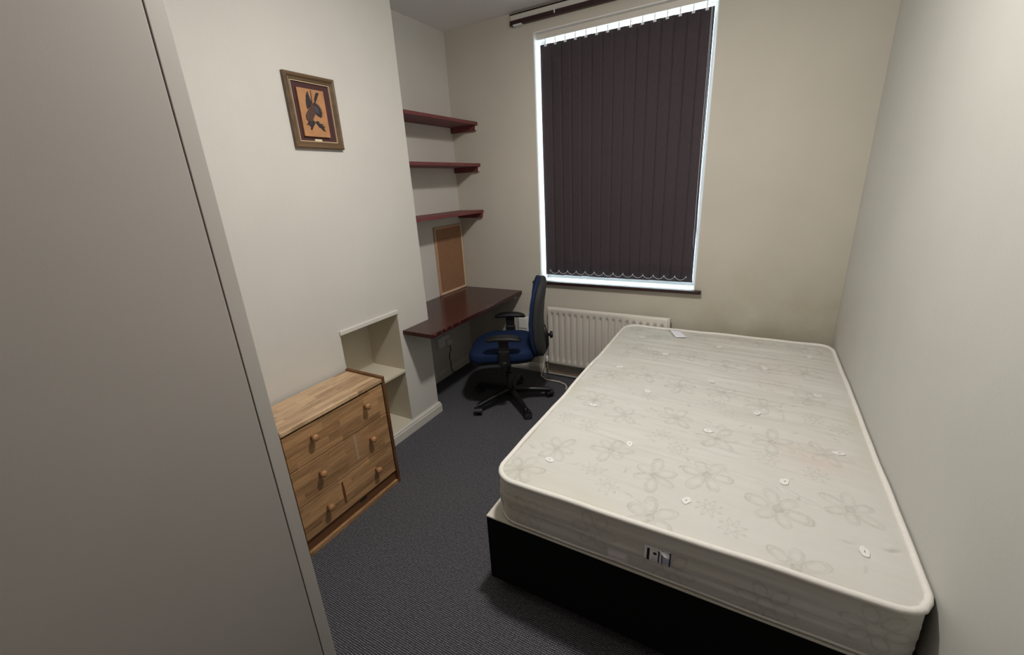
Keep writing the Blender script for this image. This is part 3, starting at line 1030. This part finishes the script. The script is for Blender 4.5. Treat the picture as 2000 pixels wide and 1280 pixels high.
obj('backrest', back_mesh(0.022, 0.010, 1.0, 1.0), M['blue'], oc, True)
obj('back_shell', back_mesh(0.034, -0.020, 0.985, 0.985), M['back_shell'], oc, True)
b = BM()
tube(b, [(-0.02, 0, 0.385), (-0.15, 0, 0.378), (-0.215, 0, 0.384), (-0.258, 0, 0.405), (-0.278, 0, 0.450), (-0.280, 0, 0.520), (-0.266, 0, 0.600)], [0.024, 0.026, 0.026, 0.026, 0.024, 0.020, 0.012], 12)
jb = obj('back_bar', b, M['black_gloss'], oc, True)
b = BM(); lathe(b, [(0, 0), (0.010, 0), (0.010, 0.018), (0.024, 0.020), (0.026, 0.034), (0.020, 0.040), (0, 0.041)], 18, Matrix.Translation((-0.290, 0, 0.525)) @ Matrix.Rotation(-PI / 2, 4, 'Y'))
obj('knob', b, M['black_plastic'], jb, True)
b = BM()
box(b, -0.11, 0.10, -0.09, 0.09, 0.368, 0.402, 0.010)
mech = obj('tilt_mechanism', b, M['black_plastic'], oc, True)
b = BM(); tube(b, [(0.02, 0.08, 0.382), (0.02, 0.16, 0.380), (0.02, 0.235, 0.372)], [0.006, 0.006, 0.011], 10)
obj('lever', b, M['black_plastic'], mech, True)
for s in (-1, 1):
    b = BM()
    tube(b, [(0.0, s * 0.12, 0.392), (0.0, s * 0.235, 0.388), (0.0, s * 0.266, 0.402), (0.0, s * 0.270, 0.44)], [0.018, 0.020, 0.022, 0.022], 10)
    box(b, -0.038, 0.038, s * 0.270 - 0.014, s * 0.270 + 0.014, 0.40, 0.515, 0.008)
    box(b, -0.033, 0.033, s * 0.270 - 0.010, s * 0.270 + 0.010, 0.50, 0.590, 0.005)
    arm = obj('armrest', b, M['black_plastic'], oc, True)

    def pad(p):
        q = p.copy()
        q.z += -0.016 * (abs(q.x) / 0.12) ** 3
        return q
    b = BM(); superellipsoid(b, 0.122, 0.043, 0.016, 0.6, 0.7, 32, 12, Matrix.Translation((0.0, s * 0.270, 0.602)), 0, pad)
    obj('arm_pad', b, M['black_plastic'], arm, True)
    b = BM(); box(b, -0.009, 0.009, s * 0.270 + s * 0.014 - 0.002, s * 0.270 + s * 0.014 + 0.002, 0.492, 0.498, 0.001)
    obj('height_button', b, M['wheel'], arm, True)
b = BM(); lathe(b, [(0, 0.06), (0.042, 0.06), (0.044, 0.095), (0.030, 0.105), (0.027, 0.110), (0.027, 0.235), (0.020, 0.237), (0.015, 0.240), (0.015, 0.37), (0, 0.37)], 24)
obj('gas_lift', b, M['black_gloss'], oc, True)
R = 0.300
for k in range(5):
    wa = math.radians(-112 + 72 * k) - face
    c, s = math.cos(wa), math.sin(wa)
    b = BM()
    rot = Matrix.Rotation(wa, 4, 'Z')
    # tapering, arched spoke with a flattened top
    rings = []
    for j in range(9):
        t = j / 8
        x = 0.03 + (R - 0.03) * t
        zt = 0.112 - 0.030 * t ** 1.5
        h = 0.046 - 0.018 * t
        w = 0.024 - 0.006 * t
        rings.append([b.verts.new((x, yy * w, zt + zz * h)) for yy, zz in ((-1, -1), (1, -1), (1, -.25), (.6, 0), (-.6, 0), (-1, -.25))])
    for A, B in zip(rings, rings[1:]):
        for q in range(6):
            b.faces.new((A[q], A[(q + 1) % 6], B[(q + 1) % 6], B[q]))
    b.faces.new(rings[0][::-1]); b.faces.new(rings[-1])
    b.transform(rot)
    lg = obj('base_leg', b, M['black_gloss'], oc, True)
    cs = BM()
    sw = Matrix.Translation((R * c, R * s, 0.0)) @ Matrix.Rotation(wa + 0.9 + k * 0.5, 4, 'Z')
    for yy in (-0.019, 0.019):
        lathe(cs, [(0, -0.008), (0.018, -0.008), (0.0255, -0.006), (0.0265, 0), (0.0255, 0.006), (0.018, 0.008), (0, 0.008)], 22,
              sw @ Matrix.Translation((0.012, yy, 0.0265)) @ Matrix.Rotation(PI / 2, 4, 'X'))
    box(cs, -0.004, 0.028, -0.010, 0.010, 0.018, 0.050, 0.004, 2, 0, sw)
    lathe(cs, [(0, 0.045), (0.008, 0.045), (0.008, 0.080), (0, 0.080)], 12, sw)
    ca = obj('castor', cs, M['wheel'], lg, True)
    hd = BM()
    n = 12
    hr = []
    for yy in (-0.029, 0.029):
        hr.append([hd.verts.new((0.012 + 0.0295 * math.cos(a), yy, 0.0275 + 0.0295 * math.sin(a))) for a in [math.radians(10 + 160 * i / n) for i in range(n + 1)]])
    for i in range(n):
        hd.faces.new((hr[0][i], hr[0][i + 1], hr[1][i + 1], hr[1][i]))
    thicken(hd, 0.002)
    hd.transform(sw)
    obj('castor_hood', hd, M['black_plastic'], ca, True)

# ================================================================= BED BASE
DX0, DX1, DY0, DY1, DZ0, DZ1 = 1.438, 2.694, -1.980, -0.095, 0.045, 0.357
bd = thing('divan_bed_base', 'black fabric divan base standing in the corner under the mattress', 'bed base', (2.07, -1.04, 0))
b = BM(); box(b, DX0, DX1, DY0, DY1, DZ0, DZ1 - 0.003, 0.008, 3)
body = obj('base_box', b, M['divan_black'], bd)
b = BM(); box(b, DX0 + 0.001, DX1 - 0.001, DY0 + 0.001, DY1 - 0.001, DZ1 - 0.009, DZ1, 0.003, 2)
obj('top_cloth', b, M['divan_cream'], bd, label='cream top cloth')
b = BM()
box(b, DX0 - 0.004, DX0 + 0.006, -1.72, -1.02, 0.085, 0.295, 0.004)
obj('drawer_front', b, M['divan_black'], bd)
b = BM()
box(b, 2.045, 2.049, DY0 - 0.0012, DY0 + 0.002, DZ0 + 0.01, DZ1 - 0.012)
obj('seam', b, M['divan_black'], bd)
for x in (DX0 + 0.055, DX1 - 0.055):
    for y in (DY0 + 0.055, -1.04, DY1 - 0.055):
        b = BM()
        lathe(b, [(0, -0.009), (0.018, -0.009), (0.021, -0.006), (0.021, 0.006), (0.018, 0.009), (0, 0.009)], 20, Matrix.Translation((x, y, 0.021)) @ Matrix.Rotation(PI / 2, 4, 'X'))
        tube(b, [(x, y, 0.021), (x, y, DZ0 + 0.002)], 0.005, 8)
        obj('castor', b, M['wheel'], bd)

# ================================================================= MATTRESS
MX0, MX1, MY0, MY1 = 1.484, 2.698, -1.972, -0.100
MZ0, MZ1 = DZ1, 0.557
RC = 0.085            # corner radius in plan
TUFTS = [(1.634, -1.805), (2.125, -1.814), (2.586, -1.809), (1.880, -1.575), (2.406, -1.584),
         (1.645, -1.330), (2.145, -1.346), (2.588, -1.314), (1.846, -1.094), (2.322, -1.104),
         (1.640, -0.855), (2.114, -0.855), (2.562, -0.844), (1.838, -0.577), (2.350, -0.590), (1.64, -0.33), (2.11, -0.335), (2.57, -0.33)]
BIG = [(1.632, -1.727), (1.829, -1.651), (2.009, -1.736), (2.171, -1.665), (1.638, -1.28), (1.806, -1.373), (1.806, -0.922), (1.633, -0.994),
       (1.788, -0.621), (1.982, -0.991), (1.986, -0.576), (2.162, -0.645), (2.171, -0.981), (2.346, -1.035), (2.182, -1.397), (2.012, -1.301),
       (2.373, -1.341), (2.526, -0.895), (2.542, -1.35), (2.347, -0.599), (2.529, -0.606), (1.65, -0.551), (1.736, -0.299), (2.315, -0.217),
       (2.178, -0.172), (2.381, -1.739), (2.575, -1.646), (2.42, -1.953), (2.035, -1.94), (1.56, -1.90), (1.60, -0.20), (1.97, -0.20), (2.55, -0.22)]
SMALL = [(1.8, -1.796), (1.878, -1.863), (1.69, -1.518), (1.986, -1.462), (2.057, -1.538), (2.213, -1.173), (2.408, -0.785), (2.525, -1.09),
         (1.867, -1.158), (2.158, -1.097), (2.358, -1.462), (2.61, -1.138), (2.193, -1.82), (1.616, -0.707), (2.495, -0.22), (1.58, -1.49),
         (2.263, -1.88), (2.50, -1.50), (1.90, -0.42), (2.10, -0.40), (2.40, -0.42), (1.58, -1.12)]
CREASES = [((2.379, -1.619), (2.492, -1.695), 0.0055), ((2.521, -1.782), (2.571, -1.798), 0.004), ((2.619, -1.78), (2.681, -1.769), 0.004),
           ((1.506, -1.741), (1.571, -1.77), 0.004), ((1.668, -1.812), (1.72, -1.79), 0.002), ((2.43, -1.575), (2.56, -1.585), 0.002),
           ((1.734, -0.50), (1.745, -0.63), 0.004), ((1.90, -1.59), (2.37, -1.64), 0.0016), ((2.10, -1.70), (1.72, -1.66), 0.0013)]
rng = np.random.RandomState(5)


def vnoise(X, Y, seed):
    g = np.random.RandomState(seed).rand(256, 256)
    xi = np.floor(X).astype(int); yi = np.floor(Y).astype(int)
    fx = X - xi; fy = Y - yi
    fx = fx * fx * (3 - 2 * fx); fy = fy * fy * (3 - 2 * fy)
    a = g[xi % 256, yi % 256]; b_ = g[(xi + 1) % 256, yi % 256]; c_ = g[xi % 256, (yi + 1) % 256]; d_ = g[(xi + 1) % 256, (yi + 1) % 256]
    return (a * (1 - fx) + b_ * fx) * (1 - fy) + (c_ * (1 - fx) + d_ * fx) * fy


NX, NY = 400, 600
gx = np.linspace(0, 1, NX + 1); gy = np.linspace(0, 1, NY + 1)
X, Y = np.meshgrid(MX0 + (MX1 - MX0) * gx, MY0 + (MY1 - MY0) * gy, indexing='ij')
# round the plan corners: square corner patches mapped to quarter discs
for sx in (0, 1):
    for sy in (0, 1):
        cx = MX0 + RC if sx == 0 else MX1 - RC
        cy = MY0 + RC if sy == 0 else MY1 - RC
        a = (cx - X) if sx == 0 else (X - cx)
        c_ = (cy - Y) if sy == 0 else (Y - cy)
        m = (a > 0) & (c_ > 0)
        k = np.where(m, np.maximum(a, c_) / np.maximum(np.hypot(a, c_), 1e-9), 1.0)
        X = np.where(m, cx + (X - cx) * k, X); Y = np.where(m, cy + (Y - cy) * k, Y)
# distance to the rounded border
qx = np.abs(X - (MX0 + MX1) / 2) - ((MX1 - MX0) / 2 - RC); qy = np.abs(Y - (MY0 + MY1) / 2) - ((MY1 - MY0) / 2 - RC)
edge = RC - (np.hypot(np.maximum(qx, 0), np.maximum(qy, 0)) + np.minimum(np.maximum(qx, qy), 0))
edge = np.maximum(edge, 0)
crown = 1 - np.exp(-edge / 0.05)
Z = MZ1 - 0.012 + 0.014 * crown
Z += 0.010 * (vnoise(X * 3.1, Y * 3.1, 1) - 0.5)
Z += 0.0085 * (vnoise(X * 2.2 + 3, (Y + 0.10 * X) * 17, 2) - 0.5) * crown
Z += 0.0046 * (vnoise(X * 5 + 9, (Y + 0.10 * X) * 42, 3) - 0.5) * crown
for tx, ty in TUFTS:
    r_ = np.hypot(X - tx, Y - ty)
    Z -= 0.004 * np.exp(-(r_ / 0.030) ** 2) + 0.006 * np.exp(-(r_ / 0.085) ** 2)
for (p0, p1, dp) in CREASES:
    p0 = np.array(p0); p1 = np.array(p1)
    d_ = p1 - p0; L = np.hypot(*d_); d_ = d_ / L
    s_ = (X - p0[0]) * d_[0] + (Y - p0[1]) * d_[1]
    n_ = -(X - p0[0]) * d_[1] + (Y - p0[1]) * d_[0] + 0.006 * np.sin(s_ / L * 4)
    along = np.clip(np.minimum(s_, L - s_) / 0.03, 0, 1)
    Z -= 1.5 * dp * along * np.exp(-(n_ / 0.0045) ** 2) - 0.7 * dp * along * np.exp(-((n_ - 0.012) / 0.009) ** 2)
PRINT = np.zeros_like(X)


def flower(cx, cy, R_, n, rot, star=False):
    dx = X - cx; dy = Y - cy
    m = (np.abs(dx) < R_ * 1.2) & (np.abs(dy) < R_ * 1.2)
    i, j = np.where(m)
    if len(i) == 0: return
    dx = dx[m]; dy = dy[m]
    r_ = np.hypot(dx, dy); th = np.arctan2(dy, dx) - rot
    if star:
        e = r_ - R_ * (0.66 + 0.30 * np.cos(n * th))
        v = np.exp(-(e / 0.0035) ** 2) * 0.8 + 0.4 * np.exp(-((r_ - R_ * .3) / .0035) ** 2)
    else:
        seg = 2 * PI / n
        kk = np.round(th / seg)
        ph = th - kk * seg
        jit = 0.88 + 0.12 * np.cos(kk * 2.3 + cx * 40)
        ex = (r_ * np.cos(ph) / jit - 0.57 * R_) / (0.42 * R_); ey = (r_ * np.sin(ph)) / (0.195 * R_ * (0.75 + 0.5 * r_ / R_))
        e = np.hypot(ex, ey)
        v = (np.exp(-((e - 1) / 0.10) ** 2) + 0.75 * np.exp(-((e - 0.70) / 0.09) ** 2)) * (0.45 + 0.55 * np.sin(th * 2.0 + cx * 31) ** 2) + 0.7 * (r_ < 0.15 * R_)
    PRINT[m] = np.maximum(PRINT[m], np.clip(v, 0, 1))


for k, (fx_, fy_) in enumerate(BIG):
    flower(fx_, fy_, 0.088 + 0.012 * rng.rand(), 6, rng.rand() * 6)
for k, (fx_, fy_) in enumerate(SMALL):
    flower(fx_, fy_, 0.040, 8, rng.rand() * 6, True)
# a few stray leaf strokes
for k in range(90):
    lx = rng.uniform(MX0 + .08, MX1 - .08); ly = rng.uniform(MY0 + .08, MY1 - .08); a_ = rng.uniform(0, PI)
    s_ = (X - lx) * math.cos(a_) + (Y - ly) * math.sin(a_); n_ = -(X - lx) * math.sin(a_) + (Y - ly) * math.cos(a_)
    PRINT = np.maximum(PRINT, 0.7 * np.exp(-(s_ / 0.016) ** 4) * np.exp(-((n_ - s_ * s_ * 9) / 0.0035) ** 2))
PINK = 0.9 * np.clip(vnoise(X * 9, Y * 9, 7) * 1.6 - 0.3, 0, 1) * np.exp(-((X - 2.50) / 0.12) ** 2 - ((Y + 1.38) / 0.10) ** 2)
PINK += 0.5 * np.clip(vnoise(X * 5, Y * 5, 8) * 2 - 1.0, 0, 1) * np.exp(-((X - 2.3) / 0.25) ** 2 - ((Y + 0.5) / 0.35) ** 2)
YEL = 0.6 * np.clip(vnoise(X * 4, Y * 4, 9) * 1.8 - 0.7, 0, 1) * np.exp(-((X - 2.55) / 0.2) ** 2 - ((Y + 0.17) / 0.12) ** 2)
YEL += 0.45 * np.clip(vnoise(X * 6 + 4, Y * 6, 12) * 2 - 1.0, 0, 1) * np.exp(-(edge / 0.06) ** 2)
YEL += 0.25 * np.clip(vnoise(X * 3 + 4, Y * 3, 13) * 2 - 1.0, 0, 1)
for (sx_, sy_, sr) in ((2.46, -1.0, .006), (2.41, -1.03, .004), (2.461, -1.323, .003), (2.52, -0.93, .005), (1.68, -1.24, .004), (1.83, -0.94, .004), (2.30, -1.26, .003), (2.20, -0.86, .003)):
    YEL += 1.2 * np.exp(-((X - sx_) ** 2 + (Y - sy_) ** 2) / sr ** 2)
    PRINT = np.maximum(PRINT, np.exp(-((X - sx_) ** 2 + (Y - sy_) ** 2) / sr ** 2))

top_co = np.stack([X, Y, Z], -1).reshape(-1, 3)
top_at = np.stack([PRINT, np.clip(PINK, 0, 1), np.clip(YEL, 0, 1), np.ones_like(PRINT)], -1).reshape(-1, 4)
vid = np.arange((NX + 1) * (NY + 1)).reshape(NX + 1, NY + 1)
q_top = np.stack([vid[:-1, :-1], vid[1:, :-1], vid[1:, 1:], vid[:-1, 1:]], -1).reshape(-1, 4)
loop = np.concatenate([vid[:-1, 0], vid[-1, :-1], vid[:0:-1, -1], vid[0, :0:-1]])
lx, ly = top_co[loop, 0], top_co[loop, 1]
NL = len(loop)
px_, py_ = np.roll(lx, 1), np.roll(ly, 1); nx_, ny_ = np.roll(lx, -1), np.roll(ly, -1)
tx_, ty_ = nx_ - px_, ny_ - py_; ll = np.hypot(tx_, ty_)
onx, ony = ty_ / ll, -tx_ / ll                       # outward (loop runs anticlockwise)
arc = np.concatenate([[0], np.cumsum(np.hypot(np.diff(lx), np.diff(ly)))])
NR = 36
ztop = top_co[loop, 2]
side_co = []; side_at = []
allow = np.where((lx > MX1 - 0.02) | (ly > MY1 - 0.03), 0.3, 1.0)
for j in range(1, NR + 1):
    t = j / NR
    bul = 0.011 * math.sin(PI * min(1, t * 1.04)) ** 0.7 - 0.007 * max(0, t - 0.93) / 0.07
    wr = 0.007 * (vnoise(arc * 4.5, np.full(NL, t * 5.0), 21) - 0.5) + 0.005 * (vnoise(arc * 2.5 + 7, np.full(NL, t * 16.0), 22) - 0.5)
    o_ = (bul + wr * math.sin(PI * t)) * allow
    side_co.append(np.stack([lx + onx * o_, ly + ony * o_, ztop + (MZ0 + 0.001 - ztop) * t], -1))
    pr = np.zeros(NL)
    zz = (1 - t) * (MZ1 - MZ0)
    for k in range(26):
        ac = 0.12 + k * 0.245 + 0.05 * math.sin(k * 3.1); zc = 0.085 + 0.03 * math.sin(k * 1.9); R_ = 0.075
        dx = arc - ac; dy = zz - zc
        r_ = np.hypot(dx, dy); th = np.arctan2(dy, dx) - k
        kk = np.round(th / (PI / 3)); ph = th - kk * PI / 3
        e = np.hypot((r_ * np.cos(ph) - 0.62 * R_) / (0.36 * R_), r_ * np.sin(ph) / (0.22 * R_))
        pr = np.maximum(pr, (r_ < R_ * 1.1) * np.exp(-((e - 1) / 0.17) ** 2))
    yl = 0.5 * np.clip(vnoise(arc * 3, np.full(NL, t * 2.5), 31) * 1.8 - 0.6, 0, 1)
    pk = 0.25 * np.clip(vnoise(arc * 2 + 5, np.full(NL, t * 2.0), 32) * 2 - 1, 0, 1)
    side_at.append(np.stack([0.8 * pr, pk, yl, np.ones(NL)], -1))
nb = len(top_co)
co = np.concatenate([top_co] + side_co); at = np.concatenate([top_at] + side_at)
rings_id = [loop] + [nb + j * NL + np.arange(NL) for j in range(NR)]
quads = [q_top]
for A, B in zip(rings_id, rings_id[1:]):
    quads.append(np.stack([A, B, np.roll(B, -1), np.roll(A, -1)], -1))
faces = np.concatenate(quads)
last = rings_id[-1]
me = bpy.data.meshes.new('mattress')
ORG = np.array([(MX0 + MX1) / 2, (MY0 + MY1) / 2, MZ0])
me.vertices.add(len(co)); me.vertices.foreach_set('co', (co - ORG).astype(np.float32).ravel())
nf = len(faces)
me.loops.add(nf * 4 + NL); me.loops.foreach_set('vertex_index', np.concatenate([faces.ravel(), last[::-1]]).astype(np.int32))
me.polygons.add(nf + 1)
me.polygons.foreach_set('loop_start', np.concatenate([np.arange(nf) * 4, [nf * 4]]).astype(np.int32))
me.polygons.foreach_set('loop_total', np.concatenate([np.full(nf, 4), [NL]]).astype(np.int32))
me.polygons.foreach_set('use_smooth', np.concatenate([np.ones(nf, bool), [False]]))
me.update(calc_edges=True); me.validate()
ca_ = me.color_attributes.new('weave', 'FLOAT_COLOR', 'POINT')
ca_.data.foreach_set('color', at.astype(np.float32).ravel())
me.materials.append(M['mattress'])
mt = bpy.data.objects.new('mattress', me)
COL.objects.link(mt); mt.location = tuple(ORG)
WM[mt.name] = Matrix.Translation(tuple(ORG))
tag(mt, 'bare cream floral mattress with white piping, lying on the black divan base', 'mattress')


def ztop_at(x, y):
    i = int(round((x - MX0) / (MX1 - MX0) * NX)); j = int(round((y - MY0) / (MY1 - MY0) * NY))
    return float(Z[min(max(i, 0), NX), min(max(j, 0), NY)])


for (dz, rr, out) in ((0.002, 0.0100, 0.0045), (None, 0.0040, 0.001)):
    pts = []
    for k in range(0, NL, 8):
        wob = 0.0035 * math.sin(arc[k] * 9) + 0.0018 * math.sin(arc[k] * 23 + 1)
        zz = ztop[k] + dz + wob * 0.5 if dz is not None else MZ0 + 0.010
        oo = min(out + wob * 0.4, 0.004) if lx[k] < MX1 - 0.02 else 0.0
        pts.append((lx[k] + onx[k] * oo, ly[k] + ony[k] * oo, zz))
    obj('piping', tube(BM(), pts, rr, 10, closed=True), M['piping'], mt)
rng2 = random.Random(9)
for tx, ty in TUFTS:
    z = ztop_at(tx, ty)
    b = BM()
    mat = Matrix.Translation((tx, ty, z + 0.0005)) @ Matrix.Rotation(rng2.uniform(0, 6), 4, 'Z') @ Matrix.Rotation(rng2.uniform(-.12, .12), 4, 'X')
    n = 16
    prism(b, [((0.0205 + rng2.uniform(-.004, .002)) * math.cos(2 * PI * k / n), (0.0130 + rng2.uniform(-.003, .002)) * math.sin(2 * PI * k / n)) for k in range(n)], 0.0005, 0.0048, mat, 0, 0.001)
    tf = obj('tuft_button', b, M['felt'], mt)
    b = BM(); box(b, -0.0045, 0.0045, -0.0009, 0.0009, 0.0042, 0.0056, 0.0004, 1, 0, mat)
    obj('stitch', b, M['thread'], tf)


def side_y(x, z):
    """y of the foot face of the mattress at x, z"""
    t = (MZ1 - z) / (MZ1 - MZ0)
    j = min(max(int(round(t * NR)), 1), NR) - 1
    k = int(np.argmin(np.abs(side_co[j][:NX, 0] - x)))
    return float(side_co[j][k, 1])


def label_sheet(b, x0, x1, z0, z1, off, nx=10, nz=5, idx=0):
    V = [[b.verts.new((x0 + (x1 - x0) * i / nx, side_y(x0 + (x1 - x0) * i / nx, z0 + (z1 - z0) * j / nz) - off, z0 + (z1 - z0) * j / nz)) for i in range(nx + 1)] for j in range(nz + 1)]
    fs = []
    for j in range(nz):
        for i in range(nx):
            f = b.faces.new((V[j][i], V[j][i + 1], V[j + 1][i + 1], V[j + 1][i])); f.material_index = idx; fs.append(f)
    thicken(b, 0.0004)
    return b


gl = obj('sewn_label', label_sheet(BM(), 1.918, 1.982, 0.362, 0.420, 0.0016), M['grey_label'], mt, label='small square grey label')
for zz in (0.405, 0.396, 0.380, 0.372):
    obj('print_line', label_sheet(BM(), 1.924, 1.974, zz, zz + 0.003, 0.0024, 6, 1), M['grey_label_print'], gl)
LX0, LX1, LZ0, LZ1 = 2.034, 2.112, 0.433, 0.484
bl = obj('printed_label', label_sheet(BM(), LX0, LX1, LZ0, LZ1, 0.0016), M['label_white'], mt, label='white and navy printed label with a peeling corner')
obj('black_bar', label_sheet(BM(), 2.042, 2.050, LZ0 + 0.001, LZ1 - 0.007, 0.0025, 2, 4), M['label_black'], bl)
b = BM(); lathe(b, [(0, 0), (0.0055, 0), (0.0055, 0.0006), (0, 0.0006)], 18, Matrix.Translation((2.0655, side_y(2.0655, 0.463) - 0.0018, 0.463)) @ Matrix.Rotation(PI / 2, 4, 'X'))
obj('dot_mark', b, M['label_black'], bl)
for k in range(3):
    obj('fine_print', label_sheet(BM(), 2.056, 2.072, 0.438 + k * 0.006, 0.4395 + k * 0.006, 0.0024, 3, 1), M['label_bluegrey'], bl)
obj('navy_band', label_sheet(BM(), 2.0755, 2.0795, LZ0 + 0.001, LZ1 - 0.002, 0.0025, 2, 4), M['label_blue'], bl)
obj('navy_band', label_sheet(BM(), 2.0855, 2.0885, LZ0 + 0.001, LZ1 - 0.002, 0.0025, 2, 4), M['label_blue'], bl)
obj('navy_edge', label_sheet(BM(), 2.1075, LX1, LZ0, LZ1 - 0.001, 0.0026, 2, 4), M['label_blue'], bl)
obj('pale_blue_field', label_sheet(BM(), 2.089, 2.1075, LZ0 + 0.003, LZ1 - 0.006, 0.0024, 4, 4), M['label_bluegrey'], bl)
b = BM()                                              # the peeling corner curls forward
ya = side_y(2.09, 0.48)
n = 8
A = [(2.073 + 0.036 * t, ya - 0.003 - 0.016 * math.sin(PI * t * 0.75), 0.4835 - 0.012 * t * t) for t in [i / n for i in range(n + 1)]]
B = [(2.073 + 0.036 * t, ya - 0.003 - 0.010 * t, 0.4830 + 0.003 * t) for t in [i / n for i in range(n + 1)]]
va = [b.verts.new(p) for p in A]; vb_ = [b.verts.new(p) for p in B]
for i in range(n): b.faces.new((va[i], va[i + 1], vb_[i + 1], vb_[i]))
thicken(b, 0.0004)
obj('peeled_corner', b, M['paper'], bl)

# white care tag sewn in the head seam, flopped onto the top
b = BM()
n, m_ = 14, 5
P0, P1 = Vector((1.806, -0.118)), Vector((1.876, -0.285))
side = Vector((0.034, 0.010))
V = []
for i in range(n + 1):
    t = i / n
    c_ = P0.lerp(P1, t) + side * (0.25 * t * t)
    row = []
    for j in range(m_ + 1):
        w = (j / m_ - 0.5) * 2
        p = c_ + side * w
        zz = ztop_at(p.x, p.y) + 0.005 + 0.007 * math.sin(PI * t) * (0.6 - 0.4 * w) + 0.004 * t * t * (0.5 + 0.5 * w)
        row.append(b.verts.new((p.x, p.y, zz)))
    V.append(row)
for i in range(n):
    for j in range(m_): b.faces.new((V[i][j], V[i + 1][j], V[i + 1][j + 1], V[i][j + 1])).smooth = True
thicken(b, 0.0005)
obj('care_tag', b, M['paper'], mt, label='white fabric care tag')
